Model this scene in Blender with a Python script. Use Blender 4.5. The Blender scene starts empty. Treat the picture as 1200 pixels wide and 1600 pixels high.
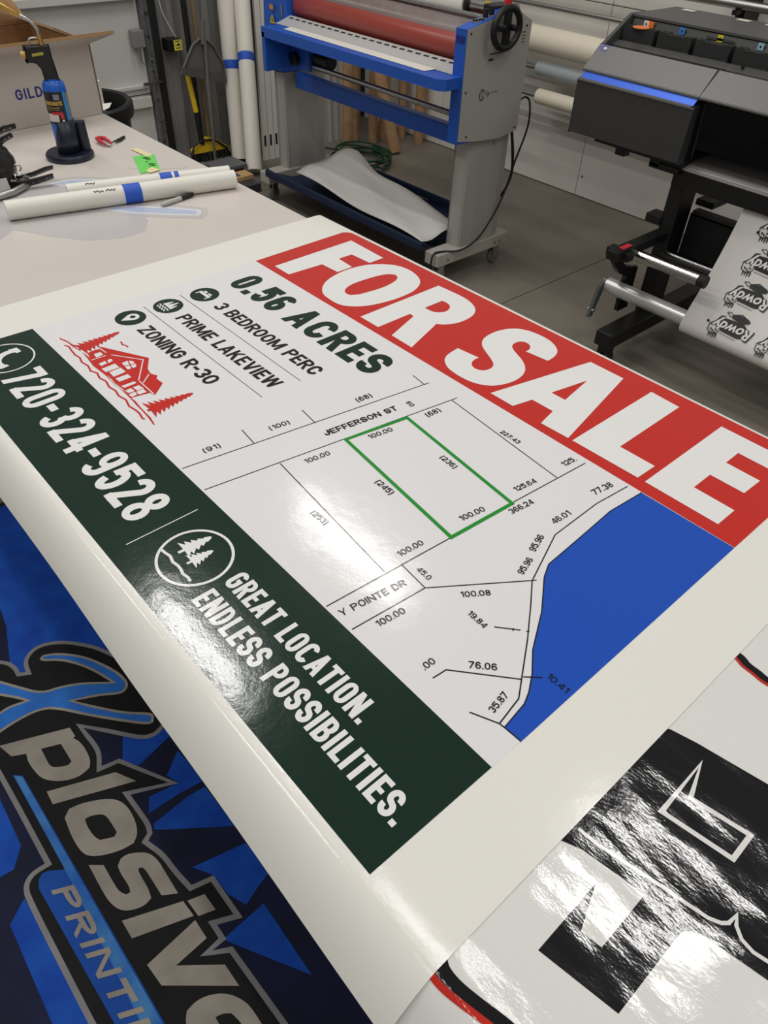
import bpy, math, random
from mathutils import Vector, Matrix
from mathutils.geometry import tessellate_polygon
random.seed(4)
scene = bpy.context.scene
col = scene.collection

# ------------------------------------------------------------------ camera
cam_data = bpy.data.cameras.new('camera')
cam = bpy.data.objects.new('camera', cam_data)
col.objects.link(cam)
cam_data.sensor_fit = 'VERTICAL'
cam_data.sensor_height = 24.0
cam_data.lens = 24.0 * 1145.81 / 1600.0
cam_data.clip_start = 0.02
pitch, yaw, roll = 0.747877, 0.816122, 0.044836
fw = Vector((-math.sin(yaw) * math.cos(pitch), math.cos(yaw) * math.cos(pitch), -math.sin(pitch)))
rt = Vector((math.cos(yaw), math.sin(yaw), 0))
up = rt.cross(fw)
r2 = rt * math.cos(roll) + up * math.sin(roll)
u2 = up * math.cos(roll) - rt * math.sin(roll)
cam.matrix_world = Matrix(((r2.x, u2.x, -fw.x, 0), (r2.y, u2.y, -fw.y, 0), (r2.z, u2.z, -fw.z, 1.65), (0, 0, 0, 1)))
scene.camera = cam

# ------------------------------------------------------------------ light
world = bpy.data.worlds.new('room_bounce')
scene.world = world
world.use_nodes = True
world.node_tree.nodes['Background'].inputs[0].default_value = (1.0, 0.985, 0.96, 1)
world.node_tree.nodes['Background'].inputs[1].default_value = 0.28
def strip_and_fill_light(x, y, length=1.2, w=15.0, width=0.12):
    l = bpy.data.lights.new('led_and_fill_strip', 'AREA')
    l.shape = 'RECTANGLE'
    l.size = length
    l.size_y = width
    l.energy = w
    l.color = (1.0, 0.98, 0.95)
    o = bpy.data.objects.new('led_and_fill_strip', l)
    o.location = (x, y, 4.0)
    col.objects.link(o)
for x, y, L, w in ((-2.9, 2.42, 1.25, 17), (-2.85, 1.08, 1.0, 20), (-0.12, 2.12, 0.75, 15), (-4.8, 0.2, 1.2, 15), (-3.4, 0.2, 1.2, 12), (-2.0, 0.2, 1.2, 8), (-0.4, 0.2, 1.2, 7), (1.2, 0.2, 1.2, 10), (-4.0, -1.5, 1.2, 11), (-2.0, -1.5, 1.2, 9), (0.0, -1.5, 1.2, 9), (2.0, -1.5, 1.2, 9), (1.3, 3.3, 1.2, 12), (2.4, 2.2, 1.2, 10)):  # opening entries match reflections on the prints; the rest are added fill lamps
    strip_and_fill_light(x, y, L, w)
vs = scene.view_settings
vs.view_transform = 'Standard'
vs.look = 'None'
vs.exposure = 0.0
vs.gamma = 1.0
vs.use_curve_mapping = False

# ------------------------------------------------------------------ measured outlines of the printed artwork (metres on the table or floor)
HL = {'F': [[(-1.3773, 0.9124), (-1.3822, 1.1464), (-1.2578, 1.1428), (-1.2567, 1.099), (-1.3187, 1.0954), (-1.3187, 1.0554), (-1.2653, 1.0521), (-1.2647, 1.0085), (-1.3184, 1.0052), (-1.3226, 0.9124)]], 'O': [[(-1.211, 0.9209), (-1.2313, 0.939), (-1.2471, 0.9641), (-1.2572, 0.9978), (-1.2612, 1.0295), (-1.2595, 1.057), (-1.2534, 1.0862), (-1.2406, 1.1101), (-1.2244, 1.1285), (-1.2037, 1.1428), (-1.1814, 1.1479), (-1.1586, 1.1471), (-1.1365, 1.1416), (-1.116, 1.1308), (-1.0985, 1.1115), (-1.0866, 1.0821), (-1.0834, 1.0524), (-1.0836, 1.024), (-1.0875, 0.9948), (-1.0941, 0.9661), (-1.105, 0.9415), (-1.1182, 0.9257), (-1.132, 0.9149), (-1.1484, 0.9104), (-1.1706, 0.9105), (-1.1933, 0.9128)], [(-1.179, 0.9586), (-1.1893, 0.9706), (-1.1966, 0.9905), (-1.1975, 1.0194), (-1.1963, 1.0422), (-1.1934, 1.0688), (-1.1889, 1.0869), (-1.1822, 1.0983), (-1.1719, 1.105), (-1.1602, 1.1013), (-1.1511, 1.0891), (-1.1454, 1.0701), (-1.1423, 1.0481), (-1.1426, 1.0221), (-1.1458, 0.9991), (-1.1475, 0.9819), (-1.1527, 0.9679), (-1.1579, 0.9586), (-1.1678, 0.9557)]], 'R': [[(-1.0703, 0.9132), (-1.0718, 1.1454), (-1.0267, 1.149), (-1.0009, 1.1498), (-0.982, 1.1478), (-0.9615, 1.1418), (-0.9445, 1.1319), (-0.9336, 1.1191), (-0.9261, 1.1024), (-0.9229, 1.0822), (-0.9237, 1.0625), (-0.9272, 1.0478), (-0.9358, 1.031), (-0.9425, 1.0232), (-0.9494, 1.0186), (-0.9122, 0.9126), (-0.9718, 0.9131), (-0.9988, 0.9919), (-1.0022, 1.0021), (-1.0089, 1.0048), (-1.0149, 1.0033), (-1.0142, 0.9134)], [(-1.0154, 1.0479), (-1.0149, 1.1006), (-1.0031, 1.1021), (-0.9922, 1.0995), (-0.9838, 1.094), (-0.976, 1.0806), (-0.9755, 1.0688), (-0.98, 1.0586), (-0.9885, 1.0504), (-1.0009, 1.0478)]], 'S': [[(-0.8524, 0.9828), (-0.8019, 0.9896), (-0.8024, 0.9784), (-0.7998, 0.9686), (-0.794, 0.9602), (-0.7854, 0.9554), (-0.7753, 0.9546), (-0.7651, 0.9601), (-0.7605, 0.9699), (-0.7601, 0.9805), (-0.7649, 0.9921), (-0.7726, 0.9988), (-0.7891, 1.0078), (-0.8109, 1.0179), (-0.8258, 1.026), (-0.8362, 1.0349), (-0.8453, 1.0481), (-0.8495, 1.0633), (-0.8509, 1.0808), (-0.8499, 1.0976), (-0.8451, 1.114), (-0.8395, 1.126), (-0.8322, 1.1361), (-0.8215, 1.1441), (-0.8089, 1.1499), (-0.7956, 1.1528), (-0.7811, 1.1542), (-0.7672, 1.1542), (-0.753, 1.1518), (-0.7385, 1.1462), (-0.7259, 1.1379), (-0.717, 1.1275), (-0.7114, 1.1131), (-0.7094, 1.1015), (-0.7091, 1.0878), (-0.7596, 1.0808), (-0.7589, 1.0889), (-0.7638, 1.1009), (-0.772, 1.1074), (-0.782, 1.109), (-0.7904, 1.1043), (-0.7949, 1.0949), (-0.7945, 1.0826), (-0.789, 1.0727), (-0.7789, 1.0658), (-0.7615, 1.0582), (-0.7451, 1.0515), (-0.7293, 1.0417), (-0.717, 1.0301), (-0.7088, 1.017), (-0.704, 1.0019), (-0.7024, 0.9865), (-0.7037, 0.9714), (-0.7069, 0.9585), (-0.7114, 0.9471), (-0.717, 0.937), (-0.726, 0.9276), (-0.7373, 0.9204), (-0.7502, 0.915), (-0.766, 0.9125), (-0.7821, 0.9117), (-0.7971, 0.9126), (-0.8121, 0.915), (-0.825, 0.921), (-0.8371, 0.9298), (-0.8445, 0.9399), (-0.8486, 0.9518), (-0.8509, 0.9666)]], 'A': [[(-0.6537, 1.1512), (-0.5773, 1.1521), (-0.5265, 0.9181), (-0.584, 0.9154), (-0.5938, 0.9605), (-0.6408, 0.9595), (-0.65, 0.9165), (-0.7033, 0.9157)], [(-0.6165, 1.0913), (-0.6022, 1.0061), (-0.6334, 1.0052)]], 'L': [[(-0.5178, 0.9184), (-0.5169, 1.1546), (-0.4561, 1.1518), (-0.4554, 0.9678), (-0.3877, 0.969), (-0.3888, 0.9216)]]}
LAKE = [(-0.3635, 0.8952), (-0.3695, 0.8204), (-0.3637, 0.7365), (-0.3591, 0.6601), (-0.3476, 0.6362), (-0.3102, 0.5854), (-0.2775, 0.5281), (-0.2543, 0.4993), (-0.2402, 0.4766), (-0.2333, 0.4603), (-0.2277, 0.4188), (-0.2035, 0.4198)]
MAPLINES = [[(-0.866, 0.373), (-0.7985, 0.8516)], [(-0.7999, 0.3733), (-0.731, 0.8563)], [(-0.893, 0.502), (-0.8472, 0.4969)], [(-0.8758, 0.6155), (-0.8303, 0.6101)], [(-0.8361, 0.8449), (-0.801, 0.8401)], [(-0.7789, 0.4996), (-0.496, 0.4728)], [(-0.7333, 0.8437), (-0.4716, 0.8195)], [(-0.4992, 0.3733), (-0.4848, 0.5922), (-0.478, 0.7182), (-0.4658, 0.8855)], [(-0.4484, 0.3748), (-0.4391, 0.4955)], [(-0.4905, 0.5002), (-0.4391, 0.4955)], [(-0.4391, 0.4955), (-0.3506, 0.6234)], [(-0.3865, 0.8914), (-0.3934, 0.8188), (-0.3909, 0.714), (-0.3538, 0.6177), (-0.3281, 0.5845), (-0.2928, 0.5362), (-0.2423, 0.4604), (-0.2348, 0.418)], [(-0.2678, 0.4024), (-0.2348, 0.418), (-0.2266, 0.4188), (-0.2035, 0.4198)], [(-0.3289, 0.4025), (-0.3269, 0.4235), (-0.2576, 0.484)], [(-0.259, 0.488), (-0.2432, 0.5053)], [(-0.3335, 0.518), (-0.3081, 0.5403)], [(-0.316, 0.5356), (-0.3138, 0.5318)], [(-0.3019, 0.5444), (-0.2992, 0.5476)]]
LOT = [(-0.7622, 0.6211), (-0.743, 0.7438), (-0.477, 0.7171), (-0.4848, 0.5922)]
LABELS = [('(91)', (-0.8777, 0.4208), (-0.8743, 0.45)), ('(100)', (-0.8609, 0.5389), (-0.8558, 0.576)), ('(68)', (-0.832, 0.7077), (-0.829, 0.7394)), ('(68)', (-0.7204, 0.7739), (-0.7187, 0.8047)), ('100.00', (-0.7367, 0.6534), (-0.7296, 0.7002)), ('100.00', (-0.7522, 0.5315), (-0.7457, 0.577)), ('(245)', (-0.6483, 0.5862), (-0.6109, 0.5842)), ('(236)', (-0.6278, 0.7086), (-0.5928, 0.7065)), ('(253)', (-0.656, 0.4652), (-0.6224, 0.4663)), ('125.64', (-0.4906, 0.7427), (-0.4846, 0.7863)), ('125.', (-0.4817, 0.8513), (-0.4787, 0.8812)), ('366.24', (-0.4607, 0.6985), (-0.4553, 0.7443)), ('100.00', (-0.4984, 0.6286), (-0.4914, 0.6739)), ('100.00', (-0.5034, 0.5083), (-0.4996, 0.5526)), ('77.38', (-0.4065, 0.8332), (-0.4005, 0.8743)), ('46.01', (-0.4053, 0.7314), (-0.4026, 0.769)), ('95.96', (-0.3865, 0.6636), (-0.3982, 0.6989)), ('95.96', (-0.3686, 0.6165), (-0.3785, 0.6503)), ('45.0', (-0.4715, 0.5085), (-0.4465, 0.5077)), ('100.08', (-0.396, 0.5207), (-0.3723, 0.5548)), ('19.84', (-0.3723, 0.5063), (-0.3409, 0.5054)), ('76.06', (-0.3112, 0.4464), (-0.2855, 0.4705)), ('.00', (-0.3429, 0.403), (-0.3423, 0.4218)), ('35.87', (-0.2475, 0.4229), (-0.2525, 0.4548)), ('10.41', (-0.2418, 0.5093), (-0.2104, 0.509)), ('100.00', (-0.429, 0.4032), (-0.4241, 0.4472)), ('227.43', (-0.6117, 0.8378), (-0.5704, 0.8377)), ('JEFFERSON ST', (-0.7898, 0.602), (-0.77, 0.7482)), ('Y POINTE DR', (-0.4729, 0.3779), (-0.4586, 0.4811)), ('60', (-0.7784, 0.7724), (-0.7627, 0.7709))]
HOUSE = [[(-1.2923, 0.435), (-1.2885, 0.4397), (-1.1942, 0.4923), (-1.1625, 0.4726), (-1.1471, 0.4687), (-1.1398, 0.4694), (-1.1309, 0.475), (-1.1213, 0.4684), (-1.1013, 0.4698), (-1.0765, 0.4413), (-1.0779, 0.4383), (-1.0876, 0.4372), (-1.0941, 0.4034), (-1.1289, 0.4052), (-1.1544, 0.4032), (-1.1903, 0.406), (-1.2116, 0.4038), (-1.2486, 0.4038), (-1.2815, 0.4104), (-1.2835, 0.4268), (-1.2805, 0.4345)], [(-1.3681, 0.3937), (-1.3462, 0.4001), (-1.3304, 0.402), (-1.3117, 0.4026), (-1.288, 0.4044), (-1.27, 0.4063), (-1.2415, 0.4055), (-1.2128, 0.4044), (-1.1903, 0.406), (-1.1664, 0.4017), (-1.1368, 0.4018), (-1.1168, 0.404), (-1.0966, 0.4034), (-1.0802, 0.4047), (-1.0571, 0.4024), (-1.0379, 0.4018), (-1.019, 0.4013), (-0.9963, 0.3966), (-0.9979, 0.3946), (-1.0217, 0.398), (-1.0471, 0.3995), (-1.0714, 0.4001), (-1.083, 0.4013), (-1.108, 0.402), (-1.1317, 0.4017), (-1.1592, 0.4006), (-1.1824, 0.4021), (-1.2055, 0.4008), (-1.2325, 0.3987), (-1.2672, 0.4024), (-1.2925, 0.404), (-1.3207, 0.3989), (-1.3416, 0.398), (-1.3634, 0.3917)]]
HOUSEWIN = [[(-1.2698, 0.4177), (-1.2697, 0.4306), (-1.2574, 0.4311), (-1.2553, 0.4159)], [(-1.2326, 0.4094), (-1.2348, 0.4227), (-1.2248, 0.4229), (-1.2219, 0.41)], [(-1.2352, 0.428), (-1.2341, 0.4353), (-1.2265, 0.4354), (-1.2233, 0.4248)], [(-1.2129, 0.4057), (-1.2148, 0.4334), (-1.1974, 0.4337), (-1.1977, 0.4071)], [(-1.1941, 0.4117), (-1.1952, 0.4351), (-1.1765, 0.4359), (-1.1744, 0.4107)], [(-1.1675, 0.4105), (-1.1673, 0.4349), (-1.1535, 0.4349), (-1.1533, 0.4114)], [(-1.1381, 0.4069), (-1.138, 0.4325), (-1.1305, 0.4331), (-1.1294, 0.4092)], [(-1.1205, 0.4059), (-1.1216, 0.4176), (-1.1092, 0.4187), (-1.1092, 0.407)], [(-1.1213, 0.4213), (-1.1217, 0.4328), (-1.1074, 0.4353), (-1.1071, 0.4226)], [(-1.1055, 0.4051), (-1.107, 0.4175), (-1.0961, 0.4168), (-1.0952, 0.4052)], [(-1.1048, 0.4189), (-1.1063, 0.4334), (-1.0932, 0.4335), (-1.094, 0.4194)], [(-1.2082, 0.4438), (-1.2096, 0.4567), (-1.2016, 0.4631), (-1.1877, 0.4624), (-1.1797, 0.4581), (-1.1811, 0.4421)]]
HOUSELINE = [[(-1.2476, 0.442), (-1.1947, 0.4806), (-1.1357, 0.4402)], [(-1.2877, 0.4354), (-1.2613, 0.4382)], [(-1.2527, 0.4045), (-1.2514, 0.4334)], [(-1.1331, 0.44), (-1.0786, 0.4399)], [(-1.1231, 0.4424), (-1.1427, 0.4645)], [(-1.2108, 0.4573), (-1.178, 0.4495)], [(-1.1962, 0.4395), (-1.1906, 0.4639)]]
WAVE = [(-1.3358, 0.389), (-1.3252, 0.3932), (-1.3059, 0.3909), (-1.289, 0.3896), (-1.2752, 0.3922), (-1.2582, 0.3881), (-1.2383, 0.3914), (-1.219, 0.3873), (-1.2058, 0.3935), (-1.187, 0.3894), (-1.1701, 0.3936), (-1.1493, 0.3895), (-1.131, 0.3927), (-1.1127, 0.3897), (-1.0942, 0.3937), (-1.073, 0.3888), (-1.0557, 0.3919), (-1.043, 0.3925), (-1.0261, 0.3895), (-1.0215, 0.3911)]
BIRD = [(-1.2821, 0.4791), (-1.2688, 0.4764), (-1.2628, 0.4801), (-1.2546, 0.4804)]
HTREE = [[(-1.3028, 0.4023), (-1.3177, 0.4944)], [(-1.041, 0.4071), (-1.0393, 0.4956)]]
TTREE = [[(-0.7077, 0.2747), (-0.7053, 0.3274)], [(-0.6819, 0.2733), (-0.6806, 0.3146)]]
TWAVE = [(-0.7279, 0.2599), (-0.7193, 0.2608), (-0.7095, 0.263), (-0.6972, 0.2602), (-0.6857, 0.2621), (-0.6774, 0.2615), (-0.6693, 0.2595), (-0.6592, 0.2613), (-0.6504, 0.2603)]
PBLACK = [(-0.1094, 0.4746), (-0.1212, 0.5415), (-0.1024, 0.5645), (-0.0721, 0.5728), (0.0065, 0.5881), (0.0499, 0.5977), (0.0744, 0.5946), (0.1513, 0.4225), (0.0986, 0.4094), (0.0721, 0.4044), (0.0604, 0.4022), (0.0484, 0.4001), (0.0405, 0.3984), (0.0355, 0.3956), (0.0307, 0.3923), (0.0272, 0.3886), (0.0251, 0.3847), (0.0243, 0.3805), (0.0239, 0.2851), (-0.0545, 0.2705), (-0.0553, 0.3597), (-0.0382, 0.3131), (-0.0172, 0.317), (-0.0175, 0.3868), (-0.0355, 0.3841), (-0.0626, 0.3792), (-0.0837, 0.3756), (-0.1019, 0.3675), (-0.1269, 0.3501)]
PFLAG = [(-0.0554, 0.5534), (-0.0534, 0.4719), (0.0221, 0.4845), (0.0218, 0.5207), (-0.0412, 0.5088)]
PCURVE = [(-0.1, 0.3899), (-0.077, 0.3916), (-0.041, 0.3995), (-0.011, 0.4064), (0.0166, 0.4115), (0.035, 0.4154), (0.0454, 0.4208), (0.0501, 0.4263), (0.0516, 0.4383), (0.056, 0.4296), (0.0654, 0.4224), (0.0781, 0.4207), (0.0912, 0.4238), (0.1092, 0.4288)]
PARC1 = [(-0.1288, 0.7239), (-0.1011, 0.7228), (-0.0884, 0.7182), (-0.0737, 0.717), (-0.0591, 0.7154), (-0.0374, 0.718)]
PARC2 = [(-0.1115, 0.1972), (-0.1006, 0.1915), (-0.0842, 0.1909), (-0.0626, 0.195), (-0.0398, 0.2008), (-0.0282, 0.2031)]
MOUT = [(-1.553, -0.024), (-1.529, 0.025), (-1.508, 0.043), (-1.487, 0.062), (-1.458, 0.07), (-1.435, 0.069), (-1.428, 0.081), (-1.455, 0.085), (-1.477, 0.099), (-1.491, 0.126), (-1.488, 0.156), (-1.468, 0.192), (-1.436, 0.223), (-1.391, 0.257), (-1.348, 0.277), (-1.243, 0.321), (-1.01, 0.373), (-1.02, 0.333), (-1.052, 0.275), (-1.044, 0.253), (-1.047, 0.233), (-1.059, 0.214), (-1.091, 0.188), (-1.178, 0.123), (-1.124, 0.129), (-1.087, 0.127), (-1.055, 0.111), (-1.046, 0.152), (-0.9, 0.227), (-0.947, 0.129), (-0.899, 0.131), (-0.856, 0.132), (-0.834, 0.124), (-0.826, 0.109), (-0.779, 0.124), (-0.73, 0.126), (-0.683, 0.133), (-0.67, 0.178), (-0.559, 0.179), (-0.582, 0.132), (-0.547, 0.132), (-0.548, 0.099), (-0.528, 0.134), (-0.35, 0.141), (-0.294, 0.143), (-0.539, -0.137), (-0.594, -0.139), (-0.878, -0.141), (-0.905, -0.136), (-0.92, -0.124), (-0.927, -0.106), (-0.925, -0.081), (-1.18, -0.081), (-1.348, -0.087), (-1.356, -0.13)]
MX = [(-1.445, 0.125), (-1.451, 0.136), (-1.439, 0.161), (-1.413, 0.19), (-1.374, 0.221), (-1.327, 0.244), (-1.275, 0.264), (-1.237, 0.269), (-1.219, 0.265), (-1.207, 0.25), (-1.21, 0.231), (-1.234, 0.199), (-1.265, 0.138), (-1.216, 0.173), (-1.154, 0.22), (-1.11, 0.269), (-1.096, 0.272), (-1.081, 0.261), (-1.082, 0.248), (-1.115, 0.217), (-1.198, 0.148), (-1.276, 0.091), (-1.295, 0.058), (-1.299, 0.011), (-1.295, -0.038), (-1.281, -0.1), (-1.345, -0.077), (-1.352, -0.016), (-1.355, 0.009), (-1.344, 0.045), (-1.37, 0.027), (-1.4, 0.002), (-1.453, -0.039), (-1.505, -0.02), (-1.445, 0.019), (-1.397, 0.05), (-1.341, 0.087), (-1.329, 0.131), (-1.303, 0.18), (-1.257, 0.235), (-1.31, 0.218), (-1.358, 0.196), (-1.405, 0.164), (-1.433, 0.126)]
MBAND = [(-1.167, -0.055), (-1.15, -0.038), (-0.491, -0.032), (-0.438, -0.032), (-0.495, -0.098), (-0.552, -0.102), (-0.884, -0.111), (-0.902, -0.103), (-0.909, -0.093), (-0.905, -0.081), (-0.885, -0.053)]
MBANDHI = [(-1.162, -0.053), (-1.149, -0.04), (-0.494, -0.035), (-0.52, -0.065), (-0.866, -0.054)]
MLET = [[[(-1.261, -0.051), (-1.199, 0.098), (-1.168, 0.098), (-1.167, 0.092), (-1.149, 0.1), (-1.114, 0.102), (-1.085, 0.098), (-1.069, 0.088), (-1.063, 0.064), (-1.071, 0.037), (-1.088, 0.013), (-1.113, -0.007), (-1.143, -0.013), (-1.176, -0.015), (-1.199, -0.01), (-1.215, -0.039)], [(-1.189, 0.022), (-1.171, 0.063), (-1.112, 0.063), (-1.108, 0.057), (-1.108, 0.049), (-1.123, 0.025), (-1.135, 0.02), (-1.149, 0.02)]], [[(-1.077, -0.012), (-1.019, 0.129), (-0.968, 0.155), (-1.039, -0.014)]], [[(-0.992, -0.007), (-1.005, 0.009), (-1.0, 0.035), (-0.978, 0.077), (-0.956, 0.101), (-0.928, 0.111), (-0.888, 0.11), (-0.855, 0.1), (-0.841, 0.083), (-0.844, 0.056), (-0.86, 0.019), (-0.879, -0.005), (-0.903, -0.013), (-0.945, -0.013)], [(-0.96, 0.026), (-0.959, 0.038), (-0.947, 0.059), (-0.933, 0.066), (-0.887, 0.066), (-0.881, 0.057), (-0.895, 0.03), (-0.91, 0.024), (-0.942, 0.022)]], [[(-0.861, -0.012), (-0.84, 0.012), (-0.778, 0.011), (-0.763, 0.015), (-0.754, 0.021), (-0.753, 0.029), (-0.766, 0.033), (-0.8, 0.031), (-0.819, 0.034), (-0.829, 0.046), (-0.829, 0.06), (-0.819, 0.077), (-0.802, 0.097), (-0.775, 0.105), (-0.743, 0.104), (-0.686, 0.103), (-0.705, 0.075), (-0.772, 0.075), (-0.782, 0.072), (-0.786, 0.065), (-0.777, 0.061), (-0.735, 0.061), (-0.714, 0.056), (-0.71, 0.039), (-0.717, 0.018), (-0.731, -0.001), (-0.754, -0.011), (-0.781, -0.014)]], [[(-0.714, -0.01), (-0.666, 0.103), (-0.627, 0.105), (-0.671, -0.01)]], [[(-0.661, 0.11), (-0.649, 0.144), (-0.608, 0.145), (-0.62, 0.112)]], [[(-0.609, -0.01), (-0.618, 0.103), (-0.574, 0.103), (-0.571, 0.032), (-0.51, 0.105), (-0.461, 0.106), (-0.559, -0.006)]], [[(-0.476, -0.003), (-0.491, 0.009), (-0.494, 0.031), (-0.485, 0.057), (-0.465, 0.083), (-0.434, 0.1), (-0.408, 0.104), (-0.358, 0.103), (-0.335, 0.097), (-0.415, 0.004), (-0.449, -0.006)], [(-0.447, 0.044), (-0.443, 0.058), (-0.433, 0.07), (-0.413, 0.075), (-0.382, 0.076), (-0.396, 0.043)]]]
MBLUE = [[(-2.072, 0.137), (-2.084, 0.261), (-2.084, 0.29), (-1.597, 0.296), (-1.243, 0.274), (-1.149, 0.209), (-1.3, 0.06), (-1.441, 0.064), (-1.597, 0.098), (-1.772, 0.124)], [(-1.094, 0.185), (-1.045, 0.276), (-1.021, 0.271), (-1.0, 0.178), (-1.036, 0.155)], [(-0.975, 0.268), (-0.899, 0.272), (-0.869, 0.271), (-0.877, 0.216), (-0.879, 0.166), (-0.88, 0.14), (-0.915, 0.159), (-0.901, 0.228), (-0.935, 0.216)], [(-0.854, 0.269), (-0.729, 0.272), (-0.831, 0.14), (-0.84, 0.131), (-0.852, 0.138), (-0.858, 0.224)], [(-0.683, 0.267), (-0.601, 0.289), (-0.591, 0.244), (-0.575, 0.198), (-0.617, 0.181), (-0.673, 0.177), (-0.714, 0.152)], [(-1.156, -0.133), (-1.134, -0.099), (-0.996, -0.104), (-0.956, -0.135), (-0.963, -0.203)], [(-0.854, -0.183), (-0.885, -0.141), (-0.75, -0.135), (-0.552, -0.135), (-0.594, -0.19)], [(-0.551, 0.127), (-0.554, 0.227), (-0.384, 0.223), (-0.518, 0.145)]]
TGRAY = [[(-1.9336, 0.5225), (-1.8956, 0.4771), (-2.0678, 0.4781), (-2.2241, 0.567), (-2.2157, 0.704), (-2.1877, 0.822), (-2.0521, 0.9297), (-1.8662, 0.822), (-1.7924, 0.8135), (-1.7373, 0.7715), (-1.7346, 0.7101), (-1.7663, 0.6427), (-1.842, 0.58), (-1.9078, 0.5438)]]
TX = [[(-2.188, 0.7251), (-2.1841, 0.7825), (-2.1431, 0.8393), (-2.0682, 0.8988), (-2.0256, 0.9059), (-2.0964, 0.817), (-2.147, 0.7474)], [(-1.9346, 0.7573), (-1.93, 0.7955), (-1.8986, 0.8344), (-1.8271, 0.9123), (-1.7767, 0.9523), (-1.7613, 0.9454), (-1.7509, 0.9319), (-1.7857, 0.8886), (-1.8569, 0.8125), (-1.909, 0.7715)]]
# ------------------------------------------------------------------ materials
def lin(c):
    return tuple((v / 255 / 12.92) if v / 255 <= 0.04045 else ((v / 255 + 0.055) / 1.055) ** 2.4 for v in c)
MATS = {}
def mat(name, rgb, rough=0.5, metal=0.0, spec=0.5, var=None, bump=None, alpha=1.0, stretch=(1, 1, 1), coat=0.0):
    """procedural material; var = (noise scale, second colour), bump = [(noise scale, distance)...] in world space"""
    if name in MATS:
        return MATS[name]
    m = bpy.data.materials.new(name)
    m.use_nodes = True
    nt = m.node_tree
    b = nt.nodes['Principled BSDF']
    b.inputs['Base Color'].default_value = (*lin(rgb), 1)
    b.inputs['Roughness'].default_value = rough
    b.inputs['Metallic'].default_value = metal
    b.inputs['Specular IOR Level'].default_value = spec
    b.inputs['Coat Weight'].default_value = coat
    b.inputs['Coat Roughness'].default_value = 0.08
    b.inputs['Alpha'].default_value = alpha
    if var or bump:
        geo = nt.nodes.new('ShaderNodeNewGeometry')
        mp = nt.nodes.new('ShaderNodeMapping')
        mp.inputs['Scale'].default_value = stretch
        nt.links.new(geo.outputs['Position'], mp.inputs['Vector'])
    if var:
        n = nt.nodes.new('ShaderNodeTexNoise')
        n.inputs['Scale'].default_value = var[0]
        n.inputs['Detail'].default_value = 6
        r = nt.nodes.new('ShaderNodeValToRGB')
        r.color_ramp.elements[0].position = 0.35
        r.color_ramp.elements[1].position = 0.68
        r.color_ramp.elements[0].color = (*lin(rgb), 1)
        r.color_ramp.elements[1].color = (*lin(var[1]), 1)
        nt.links.new(mp.outputs[0], n.inputs['Vector'])
        nt.links.new(n.outputs['Fac'], r.inputs[0])
        nt.links.new(r.outputs[0], b.inputs['Base Color'])
    if bump:
        prev = None
        for s, d in bump:
            n = nt.nodes.new('ShaderNodeTexNoise')
            n.inputs['Scale'].default_value = s
            n.inputs['Detail'].default_value = 3
            nt.links.new(mp.outputs[0], n.inputs['Vector'])
            bp = nt.nodes.new('ShaderNodeBump')
            bp.inputs['Strength'].default_value = 1.0
            bp.inputs['Distance'].default_value = d
            nt.links.new(n.outputs['Fac'], bp.inputs['Height'])
            if prev:
                nt.links.new(prev.outputs[0], bp.inputs['Normal'])
            prev = bp
        nt.links.new(prev.outputs[0], b.inputs['Normal'])
        if coat:
            nt.links.new(prev.outputs[0], b.inputs['Coat Normal'])
    MATS[name] = m
    return m
VB = [(4.0, 0.0014), (38.0, 0.00022), (330.0, 0.00005)]      # slack vinyl: slow waves and fine orange peel
def vinyl(name, rgb):
    return mat(name, rgb, 0.13, 0, 0.5, bump=VB)
PB = [(4.5, 0.010), (13.0, 0.0011), (260.0, 0.00010)]
def laminate(name, rgb):
    return mat(name, rgb, 0.09, 0, 0.5, bump=PB, stretch=(0.7, 1.4, 1))

V_MARGIN = vinyl('unprinted vinyl', (232, 230, 222))
V_FIELD = vinyl('white ink field', (228, 226, 226))
V_RED = vinyl('red ink', (196, 42, 32))
V_GREEN = vinyl('dark green ink', (8, 40, 28))
V_BLUE = vinyl('blue ink', (24, 78, 182))
V_BLACK = vinyl('black ink', (24, 24, 26))
V_LIME = vinyl('lot green ink', (30, 142, 44))
V_WHITE = vinyl('white lettering ink', (232, 231, 228))
L_WHITE = laminate('laminated white', (224, 222, 218))
L_BLACK = laminate('laminated black', (10, 10, 14))
L_RED = laminate('laminated red', (190, 40, 25))
WHITE = mat('white paper', (226, 222, 212), 0.55)
BLACK = mat('black plastic', (16, 16, 17), 0.45)
RUBBER = mat('black rubber', (20, 20, 20), 0.7)
CHROME = mat('bright steel', (190, 188, 184), 0.18, 1.0)
STEEL = mat('brushed aluminium', (176, 174, 170), 0.35, 1.0)
GALV = mat('galvanised steel', (118, 118, 116), 0.5, 0.6, var=(30, (92, 92, 92)))
GREY = mat('light grey paint', (168, 165, 158), 0.45)
BLUE = mat('blue powder coat', (32, 88, 184), 0.42)
NAVY = mat('navy cloth', (16, 34, 62), 0.9)
TAPE = mat('blue masking tape', (34, 84, 190), 0.6)
CARD = mat('brown cardboard', (178, 142, 104), 0.85, var=(25, (160, 124, 88)))
YELLOW = mat('yellow plastic', (226, 190, 30), 0.45)

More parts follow.
